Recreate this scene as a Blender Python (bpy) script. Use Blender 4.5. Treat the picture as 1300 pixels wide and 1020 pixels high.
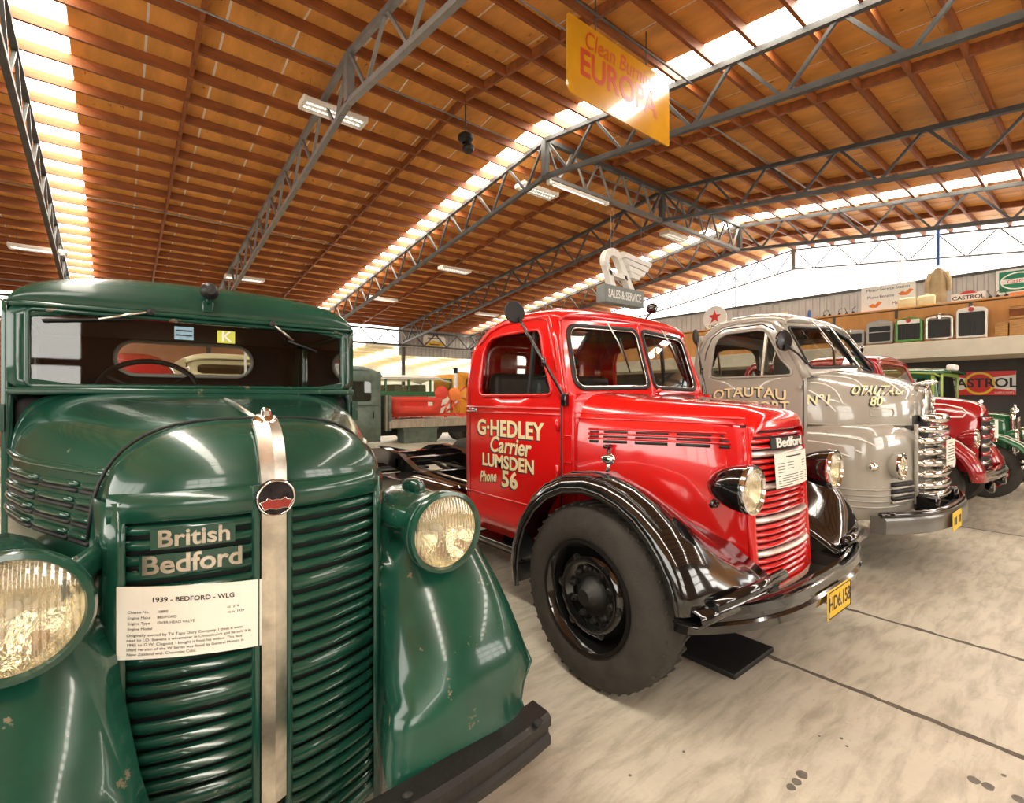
import bpy, bmesh, math, random
from mathutils import Vector, Matrix
random.seed(7)
for o in list(bpy.data.objects): bpy.data.objects.remove(o)
SC = bpy.context.scene
COL = SC.collection
PI = math.pi

# ------------------------------------------------------------------ camera
CAMH = 1.43
AZ = math.atan2(775, 625)
cd = bpy.data.cameras.new('camera'); cam = bpy.data.objects.new('camera', cd); COL.objects.link(cam)
cam.location = (0, 0, CAMH); cam.rotation_euler = (PI/2, 0, AZ - PI/2)
cd.sensor_width = 36; cd.lens = 36*625/1300; cd.shift_y = -7/1300; cd.clip_start = .02; cd.clip_end = 200
SC.camera = cam
# ------------------------------------------------------------------ world, exposure
SC.view_settings.view_transform = 'Standard'; SC.view_settings.look = 'None'
SC.view_settings.gamma = 1; SC.view_settings.use_curve_mapping = False
SC.view_settings.exposure = 0.5
w = bpy.data.worlds.new('world'); SC.world = w; w.use_nodes = True
w.node_tree.nodes['Background'].inputs[0].default_value = (.93, .95, 1, 1)
w.node_tree.nodes['Background'].inputs[1].default_value = 1.6
SKY_STRENGTH = 20.0      # daylight through the translucent roof strips
SIDE_STRENGTH = 7.0      # daylight through the translucent wall sheets
GABLE_STRENGTH = 4.0

# ------------------------------------------------------------------ materials
M = {}
def mat(name, col, rough=.5, metal=0, var=0, vscale=8, bump=0, bscale=60, coat=0, spec=.5, col2=None, stretch=None, wear=None, trans=0, emit=0, alpha=1, ior=1.45):
    m = bpy.data.materials.new(name); m.use_nodes = True; M[name] = m
    nt = m.node_tree; N = nt.nodes; L = nt.links; b = N['Principled BSDF']
    c = (col[0], col[1], col[2], 1)
    b.inputs['Base Color'].default_value = c
    b.inputs['Roughness'].default_value = rough; b.inputs['Metallic'].default_value = metal
    b.inputs['Coat Weight'].default_value = coat; b.inputs['Coat Roughness'].default_value = .06
    b.inputs['Specular IOR Level'].default_value = spec
    b.inputs['Transmission Weight'].default_value = trans; b.inputs['IOR'].default_value = ior
    b.inputs['Alpha'].default_value = alpha
    if emit:
        b.inputs['Emission Color'].default_value = c; b.inputs['Emission Strength'].default_value = emit
    tc = N.new('ShaderNodeTexCoord'); mp = N.new('ShaderNodeMapping'); L.new(tc.outputs['Object'], mp.inputs[0])
    if stretch: mp.inputs['Scale'].default_value = stretch
    out = None
    if var or col2:
        n = N.new('ShaderNodeTexNoise'); n.inputs['Scale'].default_value = vscale; n.inputs['Detail'].default_value = 6
        n.inputs['Roughness'].default_value = .6
        L.new(mp.outputs[0], n.inputs['Vector'])
        r = N.new('ShaderNodeValToRGB'); L.new(n.outputs[0], r.inputs[0])
        r.color_ramp.elements[0].position = .3; r.color_ramp.elements[1].position = .7
        c2 = col2 if col2 else [x*(1-var) for x in col]
        r.color_ramp.elements[0].color = (c2[0], c2[1], c2[2], 1)
        c3 = col if col2 else [min(1, x*(1+var)) for x in col]
        r.color_ramp.elements[1].color = (c3[0], c3[1], c3[2], 1)
        out = r.outputs[0]; L.new(out, b.inputs['Base Color'])
    if wear:   # (colour, amount, scale): chipped patches
        wc, amt, wsc = wear
        n2 = N.new('ShaderNodeTexNoise'); n2.inputs['Scale'].default_value = wsc; n2.inputs['Detail'].default_value = 8; n2.inputs['Roughness'].default_value = .7
        L.new(mp.outputs[0], n2.inputs['Vector'])
        r2 = N.new('ShaderNodeValToRGB'); L.new(n2.outputs[0], r2.inputs[0])
        r2.color_ramp.elements[0].position = 1-amt; r2.color_ramp.elements[1].position = min(1, 1-amt+.03)
        r2.color_ramp.elements[0].color = (0, 0, 0, 1); r2.color_ramp.elements[1].color = (1, 1, 1, 1)
        mx = N.new('ShaderNodeMix'); mx.data_type = 'RGBA'; L.new(r2.outputs[0], mx.inputs[0])
        if out: L.new(out, mx.inputs[6])
        else: mx.inputs[6].default_value = c
        mx.inputs[7].default_value = (wc[0], wc[1], wc[2], 1); L.new(mx.outputs[2], b.inputs['Base Color'])
        mr = N.new('ShaderNodeMapRange'); L.new(r2.outputs[0], mr.inputs[0]); mr.inputs[3].default_value = rough; mr.inputs[4].default_value = .8
        L.new(mr.outputs[0], b.inputs['Roughness'])
    if bump:
        n3 = N.new('ShaderNodeTexNoise'); n3.inputs['Scale'].default_value = bscale; n3.inputs['Detail'].default_value = 4
        L.new(mp.outputs[0], n3.inputs['Vector'])
        bp = N.new('ShaderNodeBump'); bp.inputs['Strength'].default_value = bump; bp.inputs['Distance'].default_value = .02
        L.new(n3.outputs[0], bp.inputs['Height']); L.new(bp.outputs[0], b.inputs['Normal'])
    return m
def emat(name, col, s):
    m = bpy.data.materials.new(name); m.use_nodes = True; M[name] = m
    nt = m.node_tree; nt.nodes.clear()
    e = nt.nodes.new('ShaderNodeEmission'); o = nt.nodes.new('ShaderNodeOutputMaterial')
    e.inputs[0].default_value = (*col, 1); e.inputs[1].default_value = s; nt.links.new(e.outputs[0], o.inputs[0]); return m
def glassmat(name, tint, refl=.1):
    m = bpy.data.materials.new(name); m.use_nodes = True; M[name] = m
    nt = m.node_tree; nt.nodes.clear()
    o = nt.nodes.new('ShaderNodeOutputMaterial'); t = nt.nodes.new('ShaderNodeBsdfTransparent'); g = nt.nodes.new('ShaderNodeBsdfGlossy')
    f = nt.nodes.new('ShaderNodeFresnel'); f.inputs[0].default_value = 1.5
    mx = nt.nodes.new('ShaderNodeMixShader'); t.inputs[0].default_value = (*tint, 1); g.inputs['Roughness'].default_value = .02
    ad = nt.nodes.new('ShaderNodeMath'); ad.operation = 'ADD'; ad.inputs[1].default_value = refl; ad.use_clamp = True
    nt.links.new(f.outputs[0], ad.inputs[0]); nt.links.new(ad.outputs[0], mx.inputs[0])
    nt.links.new(t.outputs[0], mx.inputs[1]); nt.links.new(g.outputs[0], mx.inputs[2]); nt.links.new(mx.outputs[0], o.inputs[0]); return m

emat('skylight', (1, .93, .80), SKY_STRENGTH)
emat('daylight', (1, .95, .86), SIDE_STRENGTH)
emat('fill_left', (1, .95, .86), 5.0)  # added fill light for the vehicle sides
emat('daylight_gable', (1, .97, .93), GABLE_STRENGTH)
emat('tube_glow', (1, .95, .85), 1.3)
mat('ply', (.66, .30, .065), .62, var=.22, vscale=1.3, stretch=(3, 1, 1), bump=.15, bscale=30, wear=((.16, .05, .015), .36, 5))
mat('purlin', (.23, .066, .013), .65, var=.35, vscale=2.2, stretch=(1, 4, 4), bump=.2, bscale=40)
mat('roof_white', (.85, .82, .75), .7, var=.05)
mat('steel', (.075, .075, .07), .55, metal=.3, var=.25, vscale=5)
mat('steel_light', (.22, .215, .20), .5, metal=.3, var=.15, vscale=5)
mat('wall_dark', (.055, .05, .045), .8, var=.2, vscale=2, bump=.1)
mat('wall_metal', (.42, .40, .37), .55, metal=.2, var=.1, vscale=2)
mat('wall_brown', (.20, .10, .04), .8, var=.25, vscale=2, stretch=(4, 1, 1))
mat('wall_cream', (.72, .66, .54), .8, var=.08, vscale=2)
mat('chrome', (.78, .76, .72), .12, metal=1, var=.06, vscale=10)
mat('chrome_worn', (.62, .58, .50), .28, metal=1, var=.3, vscale=14, wear=((.28, .2, .12), .33, 22))
mat('rubber', (.036, .032, .026), .8, var=.25, vscale=12, bump=.2, bscale=120)
mat('black_gloss', (.006, .006, .006), .12, coat=1, var=.2)
mat('black_matt', (.012, .012, .011), .55, var=.3, vscale=10)
mat('black_worn', (.011, .010, .009), .45, var=.4, vscale=10, wear=((.09, .07, .05), .34, 12), bump=.1)
mat('white_card', (.86, .82, .72), .6, var=.03)
mat('ink', (.03, .03, .03), .6, var=.1)
mat('cream_paint', (.86, .73, .42), .45, var=.05)
mat('white_paint', (.84, .82, .76), .45, var=.04)
mat('wood_orange', (.60, .29, .085), .6, var=.12, vscale=2, stretch=(1, 4, 1), bump=.1)
mat('wood_box', (.50, .26, .09), .65, var=.3, vscale=8, stretch=(1, 1, 5))
mat('wood_grey', (.33, .28, .21), .75, var=.3, vscale=6, stretch=(8, 1, 1))

# ------------------------------------------------------------------ mesh helpers (vertices are given in world coordinates)
def rootloc(p):
    v = Vector((0, 0, 0))
    while p is not None: v = v + p.location; p = p.parent
    return v
def mobj(name, verts, faces, m, parent=None, smooth=False, bevel=0, seg=2, solid=0, soff=0, sub=0, origin=None, autosm=None):
    off = rootloc(parent)
    o0 = Vector(origin) if origin is not None else off
    me = bpy.data.meshes.new(name)
    me.from_pydata([(v[0]-o0.x, v[1]-o0.y, v[2]-o0.z) for v in verts], [], faces)
    bm = bmesh.new(); bm.from_mesh(me); bmesh.ops.recalc_face_normals(bm, faces=bm.faces); bm.to_mesh(me); bm.free()
    me.materials.append(M[m] if isinstance(m, str) else m)
    if smooth or autosm:
        for p in me.polygons: p.use_smooth = True
    if autosm: me.set_sharp_from_angle(angle=math.radians(autosm))
    o = bpy.data.objects.new(name, me); COL.objects.link(o)
    o.location = o0 - off if (parent or origin is not None) else (0, 0, 0)
    if parent: o.parent = parent
    if solid:
        s = o.modifiers.new('s', 'SOLIDIFY'); s.thickness = solid; s.offset = soff
    if sub:
        s = o.modifiers.new('d', 'SUBSURF'); s.levels = sub; s.render_levels = sub
    if bevel:
        s = o.modifiers.new('b', 'BEVEL'); s.width = bevel; s.segments = seg; s.limit_method = 'ANGLE'; s.angle_limit = math.radians(40)
        for p in me.polygons: p.use_smooth = True
        me.set_sharp_from_angle(angle=math.radians(50))
    return o
def tag(o, label, cat=None, group=None, kind=None):
    o['label'] = label
    if cat: o['category'] = cat
    if group: o['group'] = group
    if kind: o['kind'] = kind
    return o
def thing(name, label, cat, loc, group=None):
    o = bpy.data.objects.new(name, None); o.empty_display_size = .1; COL.objects.link(o); o.location = loc
    return tag(o, label, cat, group)
def boxg(x0, x1, y0, y1, z0, z1):
    v = [(x, y, z) for x in (x0, x1) for y in (y0, y1) for z in (z0, z1)]
    return v, [(0, 1, 3, 2), (4, 6, 7, 5), (0, 4, 5, 1), (2, 3, 7, 6), (0, 2, 6, 4), (1, 5, 7, 3)]
def box(name, x0, x1, y0, y1, z0, z1, m, parent=None, **k):
    v, f = boxg(x0, x1, y0, y1, z0, z1); return mobj(name, v, f, m, parent, **k)
class G:      # geometry collector for one object
    def __init__(s): s.v = []; s.f = []
    def add(s, vf):
        n = len(s.v); s.v += list(vf[0]); s.f += [tuple(i+n for i in f) for f in vf[1]]; return s
    def obj(s, name, m, parent=None, **k): return mobj(name, s.v, s.f, m, parent, **k)
def barg(p, q, w=.03, h=None, up=(0, 0, 1)):
    p = Vector(p); q = Vector(q); d = (q-p).normalized(); u = Vector(up)
    if abs(d.dot(u)) > .99: u = Vector((1, 0, 0))
    s = d.cross(u).normalized(); u = s.cross(d).normalized(); h = h or w
    v = []
    for e in (p, q):
        for a, b in ((-1, -1), (1, -1), (1, 1), (-1, 1)): v.append(e + s*(a*w/2) + u*(b*h/2))
    return v, [(0, 1, 2, 3), (7, 6, 5, 4), (0, 4, 5, 1), (1, 5, 6, 2), (2, 6, 7, 3), (3, 7, 4, 0)]
def bar(name, p, q, w, h, m, parent=None, **k):
    v, f = barg(p, q, w, h); return mobj(name, v, f, m, parent, **k)
def frame_of(d):
    d = Vector(d).normalized(); u = Vector((0, 0, 1)) if abs(d.z) < .95 else Vector((1, 0, 0))
    s = d.cross(u).normalized(); return s, s.cross(d).normalized(), d
def tubeg(pts, r, n=8, closed=False):
    pts = [Vector(p) for p in pts]; v = []; f = []; N = len(pts)
    rr = r if isinstance(r, (list, tuple)) else [r]*N
    ps, pu = None, None
    for i, p in enumerate(pts):
        if closed: d = pts[(i+1) % N]-pts[i-1]
        else: d = pts[min(i+1, N-1)]-pts[max(i-1, 0)]
        d.normalize()
        if ps is None: s, u, _ = frame_of(d)
        else:
            s = (ps - d*ps.dot(d))
            s = s.normalized() if s.length > 1e-5 else frame_of(d)[0]
            u = s.cross(d).normalized()
        ps = s
        for k in range(n):
            a = 2*PI*k/n; v.append(p + s*(rr[i]*math.cos(a)) + u*(rr[i]*math.sin(a)))
    for i in range(N if closed else N-1):
        j = (i+1) % N
        for k in range(n): f.append((i*n+k, i*n+(k+1) % n, j*n+(k+1) % n, j*n+k))
    if not closed: f += [tuple(range(n)), tuple(range((N-1)*n, N*n))]
    return v, f
def tube(name, pts, r, m, parent=None, n=8, closed=False, **k):
    v, f = tubeg(pts, r, n, closed); k.setdefault('smooth', True); return mobj(name, v, f, m, parent, **k)
def latheg(c, axis, prof, n=24, a0=0, a1=2*PI, cap=False):
    c = Vector(c); s, u, d = frame_of(axis); v = []; f = []; full = abs(a1-a0-2*PI) < 1e-6
    K = n if full else n+1
    for (t, r) in prof:
        for k in range(K):
            a = a0+(a1-a0)*k/n; v.append(c + d*t + s*(r*math.cos(a)) + u*(r*math.sin(a)))
    for i in range(len(prof)-1):
        for k in range(n):
            k2 = (k+1) % K; f.append((i*K+k, i*K+k2, (i+1)*K+k2, (i+1)*K+k))
    if cap: f += [tuple(range(K)), tuple(range((len(prof)-1)*K, len(prof)*K))]
    return v, f
def lathe(name, c, axis, prof, m, parent=None, n=24, cap=False, **k):
    v, f = latheg(c, axis, prof, n, cap=cap); k.setdefault('autosm', 40); return mobj(name, v, f, m, parent, **k)
def gridg(rows, closed_u=False, cap0=False, cap1=False):
    n = len(rows[0]); v = [p for r in rows for p in r]; f = []
    for i in range(len(rows)-1):
        for k in range(n if closed_u else n-1):
            k2 = (k+1) % n; f.append((i*n+k, i*n+k2, (i+1)*n+k2, (i+1)*n+k))
    if cap0: f.append(tuple(range(n)))
    if cap1: f.append(tuple(range((len(rows)-1)*n, len(rows)*n)))
    return v, f
def loft(name, rows, m, parent=None, closed_u=False, cap0=False, cap1=False, **k):
    v, f = gridg(rows, closed_u, cap0, cap1); k.setdefault('smooth', True); return mobj(name, v, f, m, parent, **k)
def prismg(poly, fn0, fn1):
    n = len(poly); v = [fn0(a, b) for a, b in poly] + [fn1(a, b) for a, b in poly]
    f = [tuple(range(n)), tuple(range(2*n-1, n-1, -1))] + [(i, (i+1) % n, n+(i+1) % n, n+i) for i in range(n)]
    return v, f
def rrect(a0, a1, b0, b1, r, n=5, rs=None):
    """rounded rectangle, counter-clockwise; rs = radii (a1b0, a1b1, a0b1, a0b0)"""
    rs = rs or (r,)*4; out = []
    for (ca, cb, sa, rr) in ((a1, b0, -PI/2, rs[0]), (a1, b1, 0, rs[1]), (a0, b1, PI/2, rs[2]), (a0, b0, PI, rs[3])):
        x = ca-rr if ca == a1 else ca+rr; y = cb-rr if cb == b1 else cb+rr
        for i in range(n+1):
            t = sa+PI/2*i/n; out.append((x+rr*math.cos(t), y+rr*math.sin(t)))
    return out
def resample(poly, c, N):
    out = []
    for k in range(N):
        a = 2*PI*k/N; dx, dy = math.cos(a), math.sin(a); best = None
        for i in range(len(poly)):
            x1, y1 = poly[i][0]-c[0], poly[i][1]-c[1]; x2, y2 = poly[(i+1) % len(poly)][0]-c[0], poly[(i+1) % len(poly)][1]-c[1]
            ex, ey = x2-x1, y2-y1; den = dx*ey-dy*ex
            if abs(den) < 1e-12: continue
            t = (x1*ey-y1*ex)/den; s = (x1*dy-y1*dx)/den
            if t > 0 and -1e-6 <= s <= 1+1e-6 and (best is None or t > best): best = t
        best = best or 0
        out.append((c[0]+dx*best, c[1]+dy*best))
    return out
def ringpanel(name, outer, hole, fn, m, parent=None, N=64, thick=.02, mid=2, **k):
    """panel with an opening: outer and hole are 2D loops, fn maps (a,b) to 3D"""
    ca = sum(p[0] for p in hole)/len(hole); cb = sum(p[1] for p in hole)/len(hole)
    angs = N
    o = resample(outer, (ca, cb), angs); h = resample(hole, (ca, cb), angs)
    rows = []
    for j in range(mid+1):
        t = j/mid; rows.append([fn(h[i][0]*(1-t)+o[i][0]*t, h[i][1]*(1-t)+o[i][1]*t) for i in range(angs)])
    v, f = gridg(rows, True); k.setdefault('autosm', 35)
    return mobj(name, v, f, m, parent, solid=thick, **k)
def arch(y, xc, w, zb, zt, p=2.6, n=24, ys=None):
    """profile across x at y: from left base over the top to the right base"""
    out = []
    for i in range(n+1):
        t = PI*i/n; c, s = math.cos(t), math.sin(t)
        x = -math.copysign(abs(c)**(2/p), c)*w; z = zb+(zt-zb)*abs(s)**(2/p)
        yy = y + (ys(x/w, (z-zb)/max(1e-6, zt-zb)) if ys else 0)
        out.append((xc+x, yy, z))
    return out
def lerp_tab(tab, y):
    if y <= tab[0][0]: return tab[0][1:]
    for p, q in zip(tab, tab[1:]):
        if p[0] <= y <= q[0]:
            t = (y-p[0])/(q[0]-p[0]); return tuple(a+(b-a)*t for a, b in zip(p[1:], q[1:]))
    return tab[-1][1:]
def arch_x(tab, y, z):
    """half width of a lofted arch (y, w, zb, zt, p) at height z"""
    w_, zb, zt, p = lerp_tab(tab, y); v = min(.985, max(0, (z-zb)/(zt-zb))); return w_*(1-v**p)**(1/p)
def text(name, body, fn, size, m, parent=None, ext=.004, align='CENTER', bold=0, shear=0, sx=1, space=1):
    """lettering; fn maps the 2D letter plane (a, b) and depth t to 3D"""
    c = bpy.data.curves.new('t', 'FONT'); c.body = body; c.size = size; c.align_x = align; c.align_y = 'CENTER'; c.extrude = .5; c.offset = bold; c.shear = shear
    c.space_character = space; c.resolution_u = 3
    t = bpy.data.objects.new('t', c); COL.objects.link(t); bpy.context.view_layer.update()
    me = bpy.data.meshes.new_from_object(t.evaluated_get(bpy.context.evaluated_depsgraph_get()))
    vs = [fn(v.co.x*sx, v.co.y, (v.co.z)*2*ext) for v in me.vertices]; fs = [tuple(p.vertices) for p in me.polygons]
    bpy.data.objects.remove(t); bpy.data.curves.remove(c); bpy.data.meshes.remove(me)
    return mobj(name, vs, fs, m, parent)
def copy_tree(o, loc=None, parent=None):
    c = o.copy(); COL.objects.link(c); c.parent = parent
    if loc is not None: c.location = loc
    for ch in list(o.children): copy_tree(ch, None, c)
    return c
# ================================================================== THE HALL
RY, RZ = 6.6, 6.28         # ridge line
SL, SR = .132, .118        # roof slopes: far side, near side
YB, YF = 19.9, -6.6
XL, XR = -7.0, 17.1
def roofz(y): return RZ - (SL*(y-RY) if y > RY else SR*(RY-y))
# ---- floor
def floor_mat():
    m = mat('concrete', (.52, .46, .36), .42, bump=.12, bscale=35)
    nt = m.node_tree; N = nt.nodes; L = nt.links; b = N['Principled BSDF']
    tc = N.new('ShaderNodeTexCoord')
    def noise(scale, detail, stretch=None, dist=0):
        n = N.new('ShaderNodeTexNoise'); n.inputs['Scale'].default_value = scale; n.inputs['Detail'].default_value = detail; n.inputs['Roughness'].default_value = .65; n.inputs['Distortion'].default_value = dist
        mp = N.new('ShaderNodeMapping'); L.new(tc.outputs['Object'], mp.inputs[0])
        if stretch: mp.inputs['Scale'].default_value = stretch
        L.new(mp.outputs[0], n.inputs['Vector']); return n
    def ramp(n, a, b_, ca, cb):
        r = N.new('ShaderNodeValToRGB'); L.new(n.outputs[0], r.inputs[0]); r.color_ramp.elements[0].position = a; r.color_ramp.elements[1].position = b_
        r.color_ramp.elements[0].color = (*ca, 1); r.color_ramp.elements[1].color = (*cb, 1); return r
    def mul(x, y, f=1):
        q = N.new('ShaderNodeMix'); q.data_type = 'RGBA'; q.blend_type = 'MULTIPLY'; q.inputs[0].default_value = f; L.new(x, q.inputs[6]); L.new(y, q.inputs[7]); return q.outputs[2]
    base = ramp(noise(.8, 7), .25, .75, (.47, .43, .345), (.66, .61, .50))
    st = ramp(noise(3.0, 12, (1, 4.5, 1), .35), .36, .56, (.42, .38, .33), (1, 1, 1))
    sp = ramp(noise(26, 4), .27, .36, (.62, .58, .52), (1, 1, 1))
    o = mul(mul(base.outputs[0], st.outputs[0], .55), sp.outputs[0], .6); L.new(o, b.inputs['Base Color'])
    rr = ramp(noise(1.3, 6), .3, .7, (.28, .28, .28), (.55, .55, .55)); L.new(rr.outputs[0], b.inputs['Roughness'])
floor_mat()
mat('floor_joint', (.12, .10, .08), .9, var=.3, vscale=14)
mat('stain', (.14, .125, .10), .6, var=.3, vscale=20)
fl = mobj('floor', *boxg(XL, XR, YF, 30, -.12, -.002), 'floor_joint'); tag(fl, 'grey concrete slab floor of the hall', kind='structure')
# slabs, joints left open between them
xe = [XL, -3.4, -.3, 2.8, 3.83, 7.2, 10.6, 13.8, XR]; ye = [YF, 7.4, 19.9, 30]
for i in range(len(xe)-1):
    for j in range(len(ye)-1):
        box('slab', xe[i]+.007, xe[i+1]-.007, ye[j]+.007, ye[j+1]-.007, -.05, 0, 'concrete', fl, bevel=.006, seg=1)
for k, (px, py, r) in enumerate(((2.018, 0.76, 0.022), (1.965, 0.758, 0.018), (1.922, 0.76, 0.016), (2.486, 0.348, 0.02), (2.487, 0.309, 0.02), (2.492, 0.233, 0.02), (2.359, 0.737, 0.007), (2.324, 0.706, 0.006), (2.304, 0.8, 0.005), (1.778, 1.106, 0.006), (1.51, 1.164, 0.006), (2.605, 0.281, 0.008))):
    pts = [(px+r*(1+.3*random.random())*math.cos(a*PI/6), py+r*.8*(1+.3*random.random())*math.sin(a*PI/6)) for a in range(12)]
    mobj('oil_spot', *prismg(pts, lambda a, b: (a, b, .0004), lambda a, b: (a, b, .0010)), 'stain', fl)
for xj in (2.8, 3.83, 7.2):      # dirt along the open joints
    ya = -2.5; L1 = []; L2 = []
    while ya < 2.2:
        L1.append((xj-.010-.016*random.random()**2, ya, .0006)); L2.append((xj+.010+.016*random.random()**2, ya, .0006)); ya += .03+.05*random.random()
    loft('joint_dirt', [L1, L2], 'floor_joint', fl, smooth=False, solid=.0004)
# ---- ceiling: backing sheets, plywood panels with open joints, purlins, blocking
bk = G()
for (ya, yb) in ((RY, YB), (YF, RY)):
    bk.add(([(XL, ya, roofz(ya)-.002), (XR, ya, roofz(ya)-.002), (XR, yb, roofz(yb)-.002), (XL, yb, roofz(yb)-.002),
             (XL, ya, roofz(ya)+.1), (XR, ya, roofz(ya)+.1), (XR, yb, roofz(yb)+.1), (XL, yb, roofz(yb)+.1)],
            [(0, 1, 2, 3), (4, 5, 6, 7), (0, 1, 5, 4), (2, 3, 7, 6), (0, 3, 7, 4), (1, 2, 6, 5)]))
ceil = bk.obj('ceiling', 'roof_white'); tag(ceil, 'low pitched roof lined with plywood on timber purlins', kind='structure')
strips = [(-1.0, -.47), (5.83, 6.32), (13.08, 13.57)]
cols = []
def addcols(a, b, n): cols.extend([(a+(b-a)*i/n, a+(b-a)*(i+1)/n) for i in range(n)])
addcols(XL, -1.0, 7); addcols(-.47, 5.83, 8); addcols(6.32, 13.08, 8); addcols(13.57, XR, 4)
def slopebox(x0, x1, ya, yb, d0, d1):
    v = []
    for x in (x0, x1):
        for y in (ya, yb):
            for d in (d0, d1): v.append((x, y, roofz(y)+d))
    return v, boxg(0, 1, 0, 1, 0, 1)[1]
g_ = .015
for (ya, yb) in ((RY, YB), (YF, RY)):
    for (a, b) in cols:
        for k in range(5):
            y0 = ya+(yb-ya)*k/5; y1 = ya+(yb-ya)*(k+1)/5
            mobj('plywood_panel', *slopebox(a+g_, b-g_, y0+.003, y1-.003, -.012, -.0025), 'ply', ceil)
SP = .545
ny = int((YB-RY)/SP)
for k in range(ny+1):
    y = RY+.02+SP*k
    v = [(x, yy, roofz(y)+d) for x in (XL, XR) for yy in (y-.022, y+.022) for d in (-.15, -.012)]
    mobj('purlin', v, boxg(0, 1, 0, 1, 0, 1)[1], 'purlin', ceil, origin=(XL, y, roofz(y)))
for k in range(1, int((RY-YF)/SP)+1):
    y = RY+.02-SP*k
    v = [(x, yy, roofz(y)+d) for x in (XL, XR) for yy in (y-.022, y+.022) for d in (-.15, -.012)]
    mobj('purlin', v, boxg(0, 1, 0, 1, 0, 1)[1], 'purlin', ceil, origin=(XL, y, roofz(y)))
for x in (-4.6, -2.8, .84, 4.36, 7.95, 11.55, 15.2):
    for (ya, yb) in ((RY+.05, YB), (YF, RY-.05)):
        mobj('blocking', *slopebox(x-.022, x+.022, ya, yb, -.145, -.012), 'purlin', ceil)
for n, (a, b) in enumerate(strips):
    g = G()
    for (ya, yb) in ((RY, YB-.3), (YF+.3, RY)): g.add(slopebox(a, b, ya, yb, -.014, .012))
    o = g.obj('window_%d' % (n+1), 'skylight')
    tag(o, ['bright translucent roof strip above the truss over the green truck', 'bright translucent roof strip running to the ridge by the yellow hanging sign', 'bright translucent roof strip next to the white gable end'][n], kind='structure')
# ---- trusses
def truss(x, label, mt='steel', depth=.66, cw=.075, ww=.04, name='roof_truss', ya=YF+.3, yb=YB-.2, ridge_post=True):
    t = thing(name, label, 'truss', (x, RY, 0), 'roof trusses')
    zt = lambda y: roofz(y)-.15-cw/2-.004
    zb = lambda y: zt(y)-depth
    for (a, b, nm) in ((RY, yb, 0), (RY, ya, 1)):
        for f, part in ((zt, 'top_chord'), (zb, 'bottom_chord')):
            bar(part, (x, a, f(a)), (x, b, f(b)), cw, cw, mt, t)
        n = int(abs(b-a)/(SP*2)); st = (b-a)/n
        for k in range(n):
            y0, y1, y2 = a+st*k, a+st*(k+.5), a+st*(k+1)
            bar('web_bar', (x, y0+st*.04, zt(y0)-.03), (x, y1-st*.03, zb(y1)+.03), ww, ww, mt, t)
            bar('web_bar', (x, y1+st*.03, zb(y1)+.03), (x, y2-st*.04, zt(y2)-.03), ww, ww, mt, t)
    if ridge_post: bar('ridge_post', (x, RY, zt(RY)), (x, RY, zb(RY)), .11, .11, mt, t)
    return t
truss(-.98, 'grey steel lattice truss along the bright strip over the green truck')
truss(2.48, 'grey steel lattice truss with a white heater hung beside it', 'steel_light')
truss(6.1, 'grey steel lattice truss along the bright strip beside the yellow sign')
truss(9.72, 'dark steel lattice truss meeting the middle of the ridge girder')
truss(13.34, 'dark steel lattice truss nearest the white gable end')
truss(16.9, 'thin pale pipe truss standing against the white gable end', 'steel_light', depth=.62, cw=.045, ww=.03)
t = thing('ridge_girder', 'steel lattice girder joining the truss peaks along the ridge', 'girder', (6.1, RY, 0))
zt, zb = RZ-.19, RZ-.19-.66
bar('top_chord', (6.1, RY, zt), (13.34, RY, zt), .09, .08, 'steel', t); bar('bottom_chord', (6.1, RY, zb), (13.34, RY, zb), .10, .07, 'steel_light', t)
n = 10; st = 7.24/n
for k in range(n):
    x0 = 6.1+st*k
    bar('web_bar', (x0+.03, RY, zt-.03), (x0+st/2, RY, zb+.03), .045, .03, 'steel_light', t)
    bar('web_bar', (x0+st/2, RY, zb+.03), (x0+st-.03, RY, zt-.03), .045, .03, 'steel_light', t)
# conduits along the purlins
for (y, z, n) in ((6.95, roofz(6.95)-.165, 0), (18.6, roofz(18.6)-.17, 1), (12.7, roofz(12.7)-.165, 2), (4.2, roofz(4.2)-.165, 3)):
    tag(tube('conduit', [(XL+.1, y, z), (XR-.3, y, z)], .012, 'steel_light', None, 6),
        ['thin grey conduit along the purlins beside the ridge', 'thin grey conduit under the far eave', 'thin grey conduit halfway down the far roof slope', 'thin grey conduit on the near roof slope'][n], 'conduit')
# ---- gable end wall (x = XR): corrugated metal below, translucent sheets above
def corrug(name, x, y0, y1, zf0, zf1, m, pitch=.2, amp=.035, side=-1):
    pts = []; y = y0
    while y < y1:
        for dy, dx in ((0, 0), (.55, 0), (.65, 1), (.9, 1)): pts.append((min(y+dy*pitch, y1), x+side*amp*dx))
        y += pitch
    rows = [[(px, py, zf0(py)) for (py, px) in pts], [(px, py, zf1(py)) for (py, px) in pts]]
    return loft(name, rows, m, None, smooth=False)
ZC = 4.52
o = corrug('wall_gable', XR, YF, YB, lambda y: 0, lambda y: ZC, 'wall_metal'); tag(o, 'grey corrugated metal lower part of the gable end wall', kind='structure')
tr_ = bar('trim_1', (XR-.05, YF, ZC+.03), (XR-.05, YB, ZC+.03), .07, .07, 'steel'); tag(tr_, 'dark rail on top of the corrugated gable sheets', kind='structure')
rows = [[(XR+.02, YF+.1, ZC), (XR+.02, RY, ZC), (XR+.02, YB, ZC)], [(XR+.02, YF+.1, roofz(YF)-.05), (XR+.02, RY, RZ-.05), (XR+.02, YB, roofz(YB)-.05)]]
o = loft('window_4', rows, 'daylight_gable', None, smooth=False); tag(o, 'white translucent sheets filling the top of the gable end', kind='structure')
for y in (1.2, 3.9, 8.6, 11.2):
    bar('glazing_post', (XR-.03, y, ZC), (XR-.03, y, roofz(y)-.16), .035, .035, 'steel_light', o)
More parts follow.
